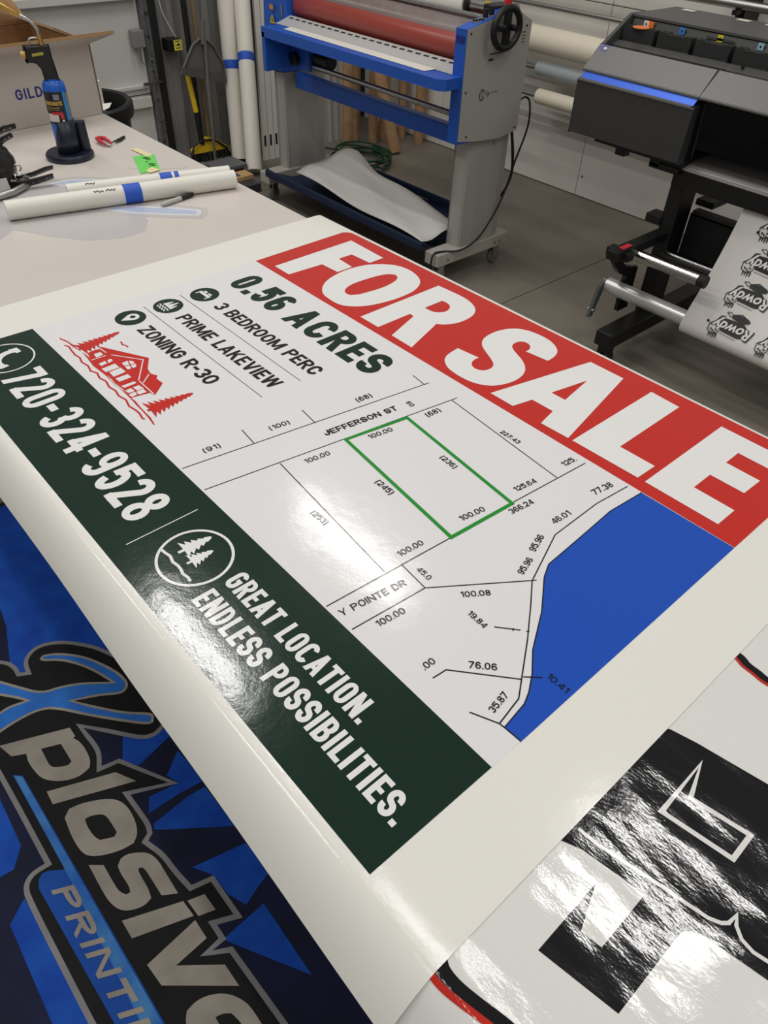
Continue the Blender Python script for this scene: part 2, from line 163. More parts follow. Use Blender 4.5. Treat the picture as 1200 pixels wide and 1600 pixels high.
# ------------------------------------------------------------------ mesh helpers
class MB:
    def __init__(self):
        self.v, self.f = [], []
    def add(self, vs, fs):
        n = len(self.v)
        self.v += [tuple(p) for p in vs]
        self.f += [tuple(i + n for i in f) for f in fs]
        return self
    def box(self, x0, x1, y0, y1, z0, z1, rz=0.0, tilt=None):
        c = Vector(((x0 + x1) / 2, (y0 + y1) / 2, (z0 + z1) / 2))
        R = Matrix.Rotation(rz, 3, 'Z')
        if tilt:
            R = R @ Matrix.Rotation(tilt[1], 3, tilt[0])
        vs = [c + R @ (Vector((x, y, z)) - c) for x in (x0, x1) for y in (y0, y1) for z in (z0, z1)]
        return self.add(vs, [(0, 1, 3, 2), (4, 6, 7, 5), (0, 4, 5, 1), (2, 3, 7, 6), (0, 2, 6, 4), (1, 5, 7, 3)])
    def prism(self, poly, axis, a, b):
        """poly in the two other axes (cyclic order), extruded along axis from a to b"""
        n = len(poly)
        def P(u, v, w):
            return {'x': (w, u, v), 'y': (u, w, v), 'z': (u, v, w)}[axis]
        vs = [P(u, v, a) for u, v in poly] + [P(u, v, b) for u, v in poly]
        tri = tessellate_polygon([[Vector((u, v, 0)) for u, v in poly]])
        fs = [tuple(t) for t in tri] + [tuple(i + n for i in reversed(t)) for t in tri]
        fs += [(i, (i + 1) % n, (i + 1) % n + n, i + n) for i in range(n)]
        return self.add(vs, fs)
    def cyl(self, p0, p1, r, n=24, r1=None, caps=True):
        return self.tube([p0, p1], r, n, rs=[r, r if r1 is None else r1], caps=caps)
    def tube(self, path, r, n=10, rs=None, caps=True, closed=False):
        path = [Vector(p) for p in path]
        m = len(path)
        t0 = (path[1] - path[0]).normalized()
        ref = Vector((0, 0, 1)) if abs(t0.z) < 0.9 else Vector((1, 0, 0))
        a = t0.cross(ref).normalized()
        vs = []
        for i in range(m):
            if closed:
                t = (path[(i + 1) % m] - path[i - 1]).normalized()
            else:
                t = (path[min(i + 1, m - 1)] - path[max(i - 1, 0)]).normalized()
            a = (a - t * a.dot(t)).normalized()
            b = t.cross(a)
            ri = rs[i] if rs else r
            vs += [path[i] + (a * math.cos(k * math.tau / n) + b * math.sin(k * math.tau / n)) * ri for k in range(n)]
        fs = []
        for i in range(m if closed else m - 1):
            j = (i + 1) % m
            fs += [(i * n + k, i * n + (k + 1) % n, j * n + (k + 1) % n, j * n + k) for k in range(n)]
        if caps and not closed:
            fs += [tuple(reversed(range(n))), tuple(range((m - 1) * n, m * n))]
        return self.add(vs, fs)
    def lathe(self, prof, c, n=40, axis=Vector((0, 0, 1))):
        """prof = [(radius, height)...] around axis through c"""
        c = Vector(c)
        axis = Vector(axis).normalized()
        ref = Vector((1, 0, 0)) if abs(axis.x) < 0.9 else Vector((0, 1, 0))
        a = axis.cross(ref).normalized()
        b = axis.cross(a)
        vs, fs = [], []
        for r, h in prof:
            vs += [c + axis * h + (a * math.cos(k * math.tau / n) + b * math.sin(k * math.tau / n)) * r for k in range(n)]
        for i in range(len(prof) - 1):
            fs += [(i * n + k, i * n + (k + 1) % n, (i + 1) * n + (k + 1) % n, (i + 1) * n + k) for k in range(n)]
        if prof[0][0] > 1e-6:
            fs.append(tuple(reversed(range(n))))
        if prof[-1][0] > 1e-6:
            fs.append(tuple(range((len(prof) - 1) * n, len(prof) * n)))
        return self.add(vs, fs)
    def grid(self, rows):
        """rows of equally many points"""
        m, n = len(rows), len(rows[0])
        return self.add([p for r in rows for p in r], [(i * n + k, i * n + k + 1, (i + 1) * n + k + 1, (i + 1) * n + k) for i in range(m - 1) for k in range(n - 1)])
    def flat(self, loops, fn, lift=True):
        """filled polygon (first loop) with holes (others); fn maps 2d to 3d; each piece lies a hair above the last so overlaps never coincide"""
        pts = [Vector((u, v, 0)) for l in loops for u, v in l]
        tri = tessellate_polygon([[Vector((u, v, 0)) for u, v in l] for l in loops])
        fs = []
        for t in tri:
            a, b, c = (pts[i] for i in t)
            fs.append(tuple(t) if (b - a).cross(c - a).z > 0 else tuple(reversed(t)))
        self.k = (getattr(self, 'k', 0) + 1) % 39
        return self.add([fn(p.x, p.y) for p in pts], fs) if not lift else self.add([(a, b, c + self.k * 5e-6) for a, b, c in (fn(p.x, p.y) for p in pts)], fs)
    def build(self, name, m, parent=None, smooth=0, bevel=0, solid=0, sub=0):
        me = bpy.data.meshes.new(name)
        me.from_pydata(self.v, [], self.f)
        me.validate()
        o = bpy.data.objects.new(name, me)
        col.objects.link(o)
        me.materials.append(m)
        if parent:
            o.parent = parent
            o.matrix_parent_inverse = Matrix.Translation(-parent.location) if parent.type == 'EMPTY' else Matrix()
        if smooth:
            for p in me.polygons:
                p.use_smooth = True
            me.set_sharp_from_angle(angle=math.radians(smooth))
        if bevel:
            b = o.modifiers.new('bevel', 'BEVEL')
            b.width = bevel
            b.segments = 2
            b.limit_method = 'ANGLE'
            b.angle_limit = math.radians(40)
        if solid:
            s = o.modifiers.new('thickness', 'SOLIDIFY')
            s.thickness = solid
            s.offset = -1
        if sub:
            s = o.modifiers.new('smooth', 'SUBSURF')
            s.levels = s.render_levels = sub
        return o
def tag(o, label, cat, group=None):
    o['label'] = label
    o['category'] = cat
    if group:
        o['group'] = group
    return o
def thing(name, label, cat, loc=(0, 0, 0), group=None):
    o = bpy.data.objects.new(name, None)
    o.empty_display_size = 0.05
    o.location = loc
    col.objects.link(o)
    return tag(o, label, cat, group)
def struct(o):
    o['kind'] = 'structure'
    return o
def curve(pts, n=6):
    """smooth a path through its points"""
    P = [Vector(p) for p in pts]
    out = []
    for i in range(len(P) - 1):
        a, b, c, d = P[max(i - 1, 0)], P[i], P[i + 1], P[min(i + 2, len(P) - 1)]
        for k in range(n):
            t = k / n
            out.append(0.5 * ((2 * b) + (c - a) * t + (2 * a - 5 * b + 4 * c - d) * t * t + (3 * b - a - 3 * c + d) * t ** 3))
    return out + [P[-1]]
def soften(poly, it=2, lim=50):
    """round the gentle bends of an outline and keep its true corners"""
    for _ in range(it):
        n = len(poly)
        out = []
        for i in range(n):
            a, b, c = Vector(poly[i - 1]), Vector(poly[i]), Vector(poly[(i + 1) % n])
            if (b - a).length < 1e-7 or (c - b).length < 1e-7:
                continue
            if math.degrees((b - a).angle(c - b)) > lim:
                out.append(tuple(b))
            else:
                out += [tuple(b.lerp(a, 0.25)), tuple(b.lerp(c, 0.25))]
        poly = out
    return poly
def bx(*a, **k):
    return MB().box(*a, **k)

# ------------------------------------------------------------------ lettering
def stroke(pts, t, closed=False):
    """outline a polyline with thickness t as quads"""
    pts = [Vector(p) for p in pts]
    n = len(pts)
    L, R = [], []
    for i in range(n):
        d0 = (pts[i] - pts[i - 1]) if (i or closed) else None
        d1 = (pts[(i + 1) % n] - pts[i]) if (i < n - 1 or closed) else None
        d0 = d0.normalized() if d0 else d1.normalized()
        d1 = d1.normalized() if d1 else d0
        nn = Vector((-d0.y - d1.y, d0.x + d1.x))
        if nn.length < 1e-6:
            nn = Vector((-d1.y, d1.x))
        nn.normalize()
        c = max(0.5, nn.dot(Vector((-d1.y, d1.x))))
        L.append(pts[i] + nn * (t / 2 / c))
        R.append(pts[i] - nn * (t / 2 / c))
    m = n if closed else n - 1
    return [[tuple(R[i]), tuple(R[(i + 1) % n]), tuple(L[(i + 1) % n]), tuple(L[i])] for i in range(m)]
def arc(cx, cy, rx, ry, a0, a1, n=14):
    return [(cx + rx * math.cos(math.radians(a0 + (a1 - a0) * i / n)), cy + ry * math.sin(math.radians(a0 + (a1 - a0) * i / n))) for i in range(n + 1)]
WF = {'M': 1.35, 'W': 1.5, 'A': 1.12, 'V': 1.1, 'Y': 1.08, 'X': 1.08, 'E': 0.86, 'F': 0.84, 'L': 0.84, 'T': 0.95, 'J': 0.85, '1': 0.66, '-': 0.6, '(': 0.45, ')': 0.45, ' ': 0.5, 'K': 1.05, 'N': 1.06}
def glyph(ch, w, t):
    """list of polygons for a capital of height 1 and width w with stroke t"""
    h = t / 2
    l, r, b, T, cx = h, w - h, h, 1 - h, w / 2
    rx = (r - l) / 2
    ry = min(rx * 1.15, 0.3)
    S = lambda p, c=False: stroke(p, t, c)
    rect = lambda x0, y0, x1, y1: [[(x0, y0), (x1, y0), (x1, y1), (x0, y1)]]
    stem = rect(0, 0, t, 1)
    th = t * 0.85
    def bowl(x0, y0, y1, xr):
        """D-shaped ring hanging on the stem between y0 and y1"""
        n = 12
        qo, qi = (y1 - y0) / 2, max((y1 - y0) / 2 - th, 0.02)
        cy = (y0 + y1) / 2
        o = [(h, y1)] + arc(x0, cy, xr - x0, qo, 90, -90, n) + [(h, y0)]
        i = [(h, cy + qi)] + arc(x0, cy, max(xr - x0 - t, 0.02), qi, 90, -90, n) + [(h, cy - qi)]
        return [[o[k], i[k], i[k + 1], o[k + 1]] for k in range(len(o) - 1)]
    def ringe(x, y, rx_, ry_, n=24):
        o = arc(x, y, rx_, ry_, 0, 360, n)
        i = arc(x, y, max(rx_ - t, 0.03), max(ry_ - th, 0.03), 0, 360, n)
        return [[o[k], i[k], i[k + 1], o[k + 1]] for k in range(n)]
    if ch in 'O0':
        q = min(w * 0.575, 0.4)
        qi = max(q - th, 0.03)
        xi = max(w / 2 - t, 0.03)
        o = arc(cx, 1 - q, w / 2, q, 0, 180) + arc(cx, q, w / 2, q, 180, 360)
        i = arc(cx, 1 - th - qi, xi, qi, 0, 180) + arc(cx, th + qi, xi, qi, 180, 360)
        o, i = o + o[:1], i + i[:1]
        return [[o[k], i[k], i[k + 1], o[k + 1]] for k in range(len(o) - 1)]
    if ch == 'D':
        return stem + bowl(w * 0.45, 0, 1, w)
    if ch == 'C':
        return S(arc(cx, T - ry, rx, ry, 14 if t < 0.21 else 4, 180) + arc(cx, b + ry, rx, ry, 180, 346 if t < 0.21 else 356))
    if ch == 'G':
        return S(arc(cx, T - ry, rx, ry, 14, 180) + arc(cx, b + ry, rx, ry, 180, 360) + [(r, 0.52)]) + rect(cx, 0.43, w, 0.43 + t * 0.8)
    if ch == 'S':
        q = (T - b) / 4
        return S(arc(cx, T - q, rx, q, -12, 235, 18) + arc(cx, b + q, rx, q, 55, -192, 18))
    if ch == '3':
        q = (T - b) / 4
        return S(arc(cx, T - q, rx, q, 165, -90, 18)) + S(arc(cx, b + q, rx, q, 90, -165, 18))
    if ch == '8':
        return ringe(cx, 0.745, w * 0.47, 0.255) + ringe(cx, 0.28, w * 0.5, 0.28)
    if ch == '2':
        q = min(0.28, rx * 1.2)
        return S(arc(cx, T - q, rx, q, 175, -30) + [(h * 1.3, t * 0.9), (h * 1.2, 0)]) + rect(0, 0, w, t * 0.95)
    if ch == '5':
        q = 0.29
        return S([(w, T), (h + 0.02, T), (h, 0.5)]) + S(arc(cx, b + q, rx, q, 130, -165, 20))
    if ch in '69':
        a = ringe(cx, 0.31, w / 2, 0.31) + S(arc(cx, T - ry, rx, ry, 20, 180) + [(l, 0.31)])
        return a if ch == '6' else [[(w - x, 1 - y) for x, y in p] for p in a]
    if ch == '1':
        return rect(w - t, 0, w, 1) + [[(w - t * 0.9, 1), (max(0, w - t - 0.24), 0.84), (max(0, w - t - 0.24), 0.84 - t * 0.9), (w - t * 0.9, 0.9 - t * 0.7)]]
    if ch == '4':
        return rect(w - t * 1.45, 0, w - t * 0.45, 1) + rect(0, 0.2, w, 0.2 + t * 0.85) + [[(0, 0.2 + t * 0.4), (t * 0.95, 0.2 + t * 0.4), (w - t * 0.6, 1), (w - t * 1.5, 1)]]
    if ch == '7':
        return rect(0, 1 - t, w, 1) + [[(w * 0.14, 0), (w * 0.14 + t * 1.08, 0), (w, 1 - t * 0.9), (w - t * 1.1, 1 - t * 0.9)]]
    if ch == 'A':
        return [[(0, 0), (t, 0), (cx + t * 0.5, 1), (cx - t * 0.5, 1)], [(w - t, 0), (w, 0), (cx + t * 0.5, 1), (cx - t * 0.5, 1)]] + rect(w * 0.22, 0.2, w * 0.78, 0.2 + t * 0.8)
    if ch == 'V':
        return [[(0, 1), (cx - t * 0.5, 0), (cx + t * 0.5, 0), (t, 1)], [(w - t, 1), (cx - t * 0.5, 0), (cx + t * 0.5, 0), (w, 1)]]
    if ch == 'W':
        q = w / 4
        d = t * 0.46
        return [[(0, 1), (q - d, 0), (q + d, 0), (2 * d, 1)], [(cx - d, 1), (q - d, 0), (q + d, 0), (cx + d, 1)], [(cx - d, 1), (3 * q - d, 0), (3 * q + d, 0), (cx + d, 1)], [(w - 2 * d, 1), (3 * q - d, 0), (3 * q + d, 0), (w, 1)]]
    if ch == 'M':
        return stem + rect(w - t, 0, w, 1) + [[(0, 1), (cx - t * 0.45, 0.1), (cx + t * 0.45, 0.1), (t, 1)], [(w - t, 1), (cx - t * 0.45, 0.1), (cx + t * 0.45, 0.1), (w, 1)]]
    if ch == 'N':
        return stem + rect(w - t, 0, w, 1) + [[(0, 1), (w - t, 0), (w, 0), (t, 1)]]
    if ch == 'E':
        return stem + rect(0, 0, w, t * 0.9) + rect(0, 1 - t * 0.9, w, 1) + rect(0, 0.5 - t * 0.42, w * 0.9, 0.5 + t * 0.42)
    if ch == 'F':
        return stem + rect(0, 1 - t * 0.9, w, 1) + rect(0, 0.47 - t * 0.42, w * 0.9, 0.47 + t * 0.42)
    if ch == 'L':
        return stem + rect(0, 0, w, t * 0.9)
    if ch == 'T':
        return rect(cx - h, 0, cx + h, 1) + rect(0, 1 - t * 0.9, w, 1)
    if ch == 'I':
        return stem
    if ch == 'J':
        return S([(r, 1), (r, b + ry)] + arc(cx, b + ry, rx, ry, 0, -180) + [(l, 0.35)])
    if ch in 'PRB':
        p = stem + bowl(w * 0.5, 0.42, 1, w * (0.96 if ch == 'B' else 1))
        if ch == 'R':
            p += [[(w * 0.36, 0.46), (w * 0.36 + t, 0.46), (w, 0), (w - t * 1.08, 0)]]
        if ch == 'B':
            p += bowl(w * 0.5, 0, 0.42 + th, w)
        return p
    if ch == 'K':
        return stem + [[(t * 0.8, 0.34), (t * 0.8, 0.34 + t * 1.2), (w - t, 1), (w, 1)], [(w * 0.3, 0.5), (w * 0.3 + t, 0.62), (w, 0), (w - t * 1.1, 0)]]
    if ch == 'Y':
        return rect(cx - h, 0, cx + h, 0.45) + [[(0, 1), (cx - h, 0.4), (cx + h, 0.4), (t, 1)], [(w - t, 1), (cx - h, 0.4), (cx + h, 0.4), (w, 1)]]
    if ch == 'X':
        return [[(0, 0), (t, 0), (w, 1), (w - t, 1)], [(w - t, 0), (w, 0), (t, 1), (0, 1)]]
    if ch == 'Z':
        return rect(0, 0, w, t * 0.9) + rect(0, 1 - t * 0.9, w, 1) + [[(0, t * 0.5), (t * 1.1, t * 0.5), (w, 1 - t * 0.5), (w - t * 1.1, 1 - t * 0.5)]]
    if ch == '-':
        return rect(0, 0.4, w, 0.4 + t)
    if ch == '.':
        return rect(0, 0, t * 1.05, t)
    if ch == '(':
        return S(arc(w, 0.42, w - h, 0.62, 115, 245))
    if ch == ')':
        return S(arc(0, 0.42, w - h, 0.62, 65, -65))
    return []
def text_polys(s, p0, p1, h, t, gap=None):
    """lay the string from p0 to p1 (2d) with cap height h; letters as wide as fits"""
    gap = t * 0.45 if gap is None else gap
    p0, p1 = Vector(p0), Vector(p1)
    e = (p1 - p0)
    L = e.length / h
    e.normalize()
    n = Vector((-e.y, e.x))
    fixed = sum(t * 1.05 for c in s if c in 'I.') + gap * (len(s) - 1)
    w = (L - fixed) / sum(WF.get(c, 1.0) for c in s if c not in 'I.')
    x, out = 0.0, []
    for c in s:
        gw = t * 1.05 if c in 'I.' else w * WF.get(c, 1.0)
        for poly in glyph(c, gw, t):
            out.append([tuple(p0 + e * ((x + u) * h) + n * (v * h)) for u, v in poly])
        x += gw + gap
    return out
NW = {'.': 0.39, '(': 0.46, ')': 0.46, ' ': 0.39}
def auto_h(s, L):
    return L / sum(NW.get(c, 0.93 if c.isalpha() else 0.77) for c in s)
# ------------------------------------------------------------------ the setting
CONC = mat('concrete slab', (132, 125, 114), 0.5, 0, 0.35, var=(1.6, (104, 98, 89)), bump=[(60, 0.0006)])
fl = struct(bx(-5.6, 3.2, -2.2, 4.5, -0.12, -0.012).build('floor', mat('slab joint dirt', (64, 59, 52), 0.9)))
for x0, x1 in ((-5.6, -2.042), (-2.037, 3.2)):
    for y0, y1 in ((-2.2, 4.45),):
        bx(x0, x1, y0, y1, -0.012, 0).build('concrete_slab', CONC, fl)
WALLW = mat('white wall board', (226, 222, 214), 0.6, 0, 0.3, var=(3.0, (216, 212, 204)))
wb = struct(bx(-4.95, 3.2, 4.13, 4.2, -0.01, 2.4).build('wall_back', mat('wall backing', (90, 86, 80), 0.8)))
for i, x0 in enumerate((-4.80, -3.962, -2.742, -1.522, -0.302, 0.918)):
    x1 = (-3.962, -2.742, -1.522, -0.302, 0.918, 2.138)[i]
    bx(x0 + 0.002, x1 - 0.002, 4.11, 4.13, 0.004, 0.998).build('wall_panel', WALLW, wb, bevel=0.002)
    bx(x0 + 0.002, x1 - 0.002, 4.11, 4.13, 1.002, 2.4).build('wall_panel', WALLW, wb, bevel=0.002)
    for zz in (0.12, 0.45, 0.8):
        MB().cyl((x0 + 0.03, 4.111, zz), (x0 + 0.03, 4.106, zz), 0.006, 8).build('screw_head', GALV, wb)
CORR = mat('grey ribbed sheet metal', (150, 148, 145), 0.45, 0.15, var=(4, (134, 132, 129)))
wl = struct(bx(-4.95, -4.86, -2.2, 4.13, -0.01, 2.4).build('wall_left', mat('wall steel liner', (98, 96, 92), 0.7)))
rows = []
y = 2.47
ribs = []
while y < 4.11:
    ribs += [(y, 0.0), (y + 0.055, 0.0), (y + 0.068, 0.035), (y + 0.098, 0.035), (y + 0.111, 0.0)]
    y += 0.125
MB().grid([[(-4.835 + d, yy, z) for yy, d in ribs if yy <= 4.108] for z in (0.0, 2.3)]).build('ribbed_cladding', CORR, wl, solid=0.004)
# overhead door, its sections, stiffeners and jamb
DOORM = mat('door paint', (208, 206, 201), 0.5, 0, 0.4, var=(2.5, (198, 196, 191)))
dr = struct(thing('door_1', 'x', 'x'))
del dr['label'], dr['category']
for z0, z1 in ((0.01, 0.387), (0.393, 0.93), (0.936, 1.5)):
    bx(-4.85, -4.825, -1.9, 2.36, z0, z1).build('door_section', DOORM, dr, bevel=0.003)
for z0, z1, d in ((0.43, 0.45, 0.03), (0.325, 0.385, 0.035), (0.89, 0.93, 0.045)):
    bx(-4.825, -4.825 + d, -1.9, 2.345, z0, z1).build('stiffener', DOORM, dr, bevel=0.003)
jb = MB().prism([(-4.84, 2.362), (-4.775, 2.362), (-4.775, 2.372), (-4.832, 2.372), (-4.832, 2.42), (-4.84, 2.42)], 'z', 0, 2.2).build('jamb', mat('weathered steel angle', (122, 123, 124), 0.55, 0.4, var=(22, (94, 95, 96))), dr)
bx(-4.83, -4.80, 2.372, 2.418, 0, 2.2).build('track', mat('weathered steel angle', (96, 97, 98)), dr, bevel=0.002)
bx(-4.84, -4.80, 2.42, 2.468, 0, 2.2).build('rubber_seal', RUBBER, dr, bevel=0.004)
for zz in (0.12, 0.24, 0.36, 0.52, 0.58, 0.7, 0.82, 0.9):
    MB().cyl((-4.80, 2.395 + random.uniform(-0.012, 0.012), zz), (-4.792, 2.395, zz), 0.008, 8).build('bolt_head', STEEL, dr)
MB().cyl((-4.78, 2.30, 0.457), (-4.78, 2.43, 0.461), 0.008, 10).build('latch_bar', CHROME, dr)
bx(-4.812, -4.75, 2.275, 2.345, 0.655, 0.742).build('switch_box', mat('grey enclosure', (128, 128, 125), 0.5), dr, bevel=0.004)
MB().tube([(-4.79, 2.315, 0.655), (-4.79, 2.315, 0.575), (-4.785, 2.33, 0.56)], 0.006, 8).build('conduit', STEEL, dr)
# door sensor with its lead
sn = thing('door_sensor', 'small black door sensor with yellow label on the ribbed metal wall', 'sensor', (-4.79, 2.53, 0.62))
bx(-4.80, -4.72, 2.475, 2.565, 0.62, 0.685).build('housing', BLACK, sn, bevel=0.003)
bx(-4.722, -4.716, 2.512, 2.565, 0.625, 0.68).build('label_plate', mat('pale yellow label', (226, 218, 96), 0.5), sn)
lm = MB()
for z in (0.671, 0.650, 0.636):
    lm.box(-4.7165, -4.7155, 2.52, 2.556, z, z + 0.004)
lm.cyl((-4.7165, 2.54, 0.657), (-4.7155, 2.54, 0.657), 0.007, 10)
lm.build('label_print', BLACK, sn)
MB().tube([(-4.76, 2.555, 0.685), (-4.765, 2.53, 0.73), (-4.77, 2.49, 0.82), (-4.775, 2.475, 0.92), (-4.775, 2.47, 1.3)], 0.004, 8).build('lead', mat('pale cable', (190, 188, 182), 0.5), sn, smooth=60)

# ------------------------------------------------------------------ work table
tb = thing('work_table', 'long beige laminate work table carrying the prints, carton and torch', 'table', (-1.5, 0.67, 0))
TOPM = mat('beige laminate', (210, 202, 194), 0.28, 0, 0.5, var=(2.0, (205, 197, 189)))
bx(-3.25, 0.9, 0.192, 1.151, 0.86, 0.9).build('table_top', TOPM, tb, bevel=0.004)
for xx in (-3.1, -1.2, 0.75):
    for yy in (0.44, 1.08):
        bx(xx - 0.035, xx + 0.035, yy - 0.035, yy + 0.035, 0, 0.86).build('leg', GREY, tb, bevel=0.004)
bx(-3.12, 0.77, 1.06, 1.09, 0.76, 0.86).build('apron', GREY, tb)
bx(-3.12, 0.77, 0.26, 0.29, 0.76, 0.86).build('apron', GREY, tb)
tz = lambda d: (lambda u, v: (u, v, 0.9 + d))
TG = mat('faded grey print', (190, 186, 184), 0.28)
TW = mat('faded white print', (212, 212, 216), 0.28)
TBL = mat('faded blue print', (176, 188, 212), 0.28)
g = MB()
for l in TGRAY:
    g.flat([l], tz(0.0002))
def grow(poly, d):
    """offset a closed polygon outwards by d"""
    n = len(poly)
    area = sum(poly[i - 1][0] * poly[i][1] - poly[i][0] * poly[i - 1][1] for i in range(n))
    s = 1 if area > 0 else -1
    out = []
    for i in range(n):
        a, b, c = Vector(poly[i - 1]), Vector(poly[i]), Vector(poly[(i + 1) % n])
        d0, d1 = (b - a).normalized(), (c - b).normalized()
        nn = Vector((d0.y + d1.y, -d0.x - d1.x))
        if nn.length < 1e-5:
            nn = Vector((d0.y, -d0.x))
        nn.normalize()
        k = max(0.45, nn.dot(Vector((d0.y, -d0.x))))
        out.append(tuple(b + nn * (s * d / k)))
    return out
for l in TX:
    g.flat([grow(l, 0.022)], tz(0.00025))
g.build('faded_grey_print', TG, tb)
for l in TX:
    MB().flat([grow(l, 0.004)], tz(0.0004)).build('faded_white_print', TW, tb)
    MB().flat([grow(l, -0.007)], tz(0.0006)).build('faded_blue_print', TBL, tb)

# ------------------------------------------------------------------ for-sale sign on its vinyl
YE = 0.188                                    # where a sheet folds over the near table edge
def droop(y, zt, yh, zh):
    """height of an overhanging sheet at y, from the fold down to its hem (yh, zh)"""
    if y >= YE:
        return zt
    t = min(1.25, (YE - y) / (YE - yh))
    return zt - (zt - zh) * (0.30 * t + 0.70 * t * t)
def section(zt, far, yh, zh):
    """side view (y, z) of a sheet lying on the table with its near margin drooping over the edge"""
    p = [(yh + (YE - yh) * i / 24, droop(yh + (YE - yh) * i / 24, zt, yh, zh)) for i in range(25)]
    return p + [(YE + (far - YE) * i / 12, zt) for i in range(1, 13)]
ZS = 0.9014
sign = thing('for_sale_sign', 'large for sale land sign printed on white vinyl lying along the work table', 'sign', (-0.83, 0.68, 0.9))
NX = 40
rows = []
for i in range(NX + 1):
    f = i / NX
    x = -1.562 + f * (1.562 - 0.104)
    far = 1.190 + (x + 1.56) * 0.006
    rows.append([(x, yy, zz) for yy, zz in section(ZS, far - 0.012, 0.1405 - 0.0135 * (x + 1.0) + 0.0008 * math.sin(x * 13), 0.845)] + [(x, far - 0.005, ZS - 0.0008), (x, far, ZS - 0.002)])
MB().grid([list(reversed(r)) for r in rows]).build('vinyl_sheet', V_MARGIN, sign, smooth=60)
def ink(name, m, polys, lvl, holes=False):
    b = MB()
    f = lambda u, v: (u, v, ZS + 0.0002 * lvl)
    for p in polys:
        b.flat(p if holes else [p], f)
    return b.build(name, m, sign)
ink('print_field', V_FIELD, [[(-1.434, 0.366), (-0.2042, 0.371), (-0.2050, 0.898), (-1.428, 0.894)]], 1)
ink('red_band', V_RED, [[(-1.4275, 0.8934), (-0.2052, 0.8970), (-0.2055, 1.1895), (-1.40, 1.1785), (-1.417, 1.1775), (-1.428, 1.171), (-1.434, 1.160)]], 2)
ink('green_band', V_GREEN, [[(-1.434, 0.3668), (-1.438, 0.198), (-0.206, 0.1965), (-0.2042, 0.3713)]], 2)
HL['E'] = [[(-0.3754, 0.9219), (-0.3752, 1.1581), (-0.2475, 1.1590), (-0.2475, 1.1110), (-0.3171, 1.1106), (-0.3169, 1.0702), (-0.2567, 1.0705), (-0.2579, 1.0217), (-0.3172, 1.0207), (-0.3172, 0.9717), (-0.247, 0.9718), (-0.2471, 0.9234)]]
ink('headline_lettering', V_WHITE, [[soften(l, 2, 42) for l in HL[c]] for c in 'FORSALE'], 3, True)
ink('acreage_lettering', V_GREEN, text_polys('0.56', (-1.369, 0.7775), (-1.200, 0.7775), 0.0765, 0.23), 3)
ink('acreage_lettering', V_GREEN, text_polys('ACRES', (-1.167, 0.7775), (-0.888, 0.7775), 0.0765, 0.23), 3)
ink('feature_lettering', V_BLACK, text_polys('3 BEDROOM PERC', (-1.297, 0.6945), (-0.953, 0.6955), 0.0325, 0.21), 3)
ink('feature_lettering', V_BLACK, text_polys('PRIME LAKEVIEW', (-1.300, 0.6075), (-0.966, 0.6105), 0.0325, 0.21), 3)
ink('feature_lettering', V_BLACK, text_polys('ZONING R-30', (-1.304, 0.5235), (-1.046, 0.5275), 0.0325, 0.21), 3)
ink('divider_line', V_BLACK, stroke([(-1.384, 0.668), (-0.952, 0.669)], 0.0012), 3)
ink('divider_line', V_BLACK, stroke([(-1.384, 0.582), (-0.952, 0.584)], 0.0012), 3)
def circle(c, r, n=48):
    return [(c[0] + r * math.cos(i * math.tau / n), c[1] + r * math.sin(i * math.tau / n)) for i in range(n)]
def at(c, *pts):
    return [(c[0] + pts[i], c[1] + pts[i + 1]) for i in range(0, len(pts), 2)]
def conifer(p0, p1, half, n=6, trunk=0.12):
    """saw-toothed fir outline from trunk foot p0 to tip p1"""
    a, b = Vector(p0), Vector(p1)
    ax = b - a
    nn = Vector((-ax.y, ax.x)).normalized()
    left, right = [], []
    for i in range(n):
        f0 = trunk + (1 - trunk) * i / n
        f1 = trunk + (1 - trunk) * (i + 0.75) / n
        wd = half * (1 - 0.86 * i / n)
        left += [a + ax * (f0 - 0.02) + nn * wd, a + ax * f1 + nn * wd * 0.42]
        right += [a + ax * (f0 - 0.02) - nn * wd, a + ax * f1 - nn * wd * 0.42]
    tw = half * 0.13
    pts = [a + nn * tw, a + ax * trunk + nn * tw] + left + [b] + right[::-1] + [a + ax * trunk - nn * tw, a - nn * tw]
    return [tuple(p) for p in pts]
cb, ct, cp = (-1.3535, 0.711), (-1.3555, 0.624), (-1.3568, 0.5385)
for c in (cb, ct, cp):
    ink('icon_disc', V_GREEN, [circle(c, 0.0312)], 3)
ink('bed_icon', V_WHITE, [at(cb, -0.019, -0.004, 0.019, -0.004, 0.019, 0.004, -0.019, 0.004), at(cb, -0.019, -0.012, -0.0155, -0.012, -0.0155, -0.004, -0.019, -0.004), at(cb, 0.0155, -0.012, 0.019, -0.012, 0.019, -0.004, 0.0155, -0.004), at(cb, -0.014, 0.0055, -0.002, 0.0055, -0.003, 0.011, -0.013, 0.011), at(cb, 0.002, 0.0055, 0.014, 0.0055, 0.013, 0.011, 0.003, 0.011)], 4)
wv = lambda c, y, s=0.019: stroke([(c[0] + x, c[1] + y + 0.0016 * math.sin(x * 700)) for x in [-s + 2 * s * i / 24 for i in range(25)]], 0.0026)
ink('lake_icon', V_WHITE, [conifer(at(ct, -0.009, -0.006)[0], at(ct, -0.009, 0.018)[0], 0.008), conifer(at(ct, 0.002, -0.006)[0], at(ct, 0.002, 0.024)[0], 0.009), conifer(at(ct, 0.012, -0.006)[0], at(ct, 0.012, 0.015)[0], 0.007)] + wv(ct, -0.010) + wv(ct, -0.017, 0.016), 4)
ink('pin_icon', V_WHITE, [arc(cp[0], cp[1] + 0.005, 0.0135, 0.0135, -25, 205, 22) + [(cp[0], cp[1] - 0.021)]], 4)
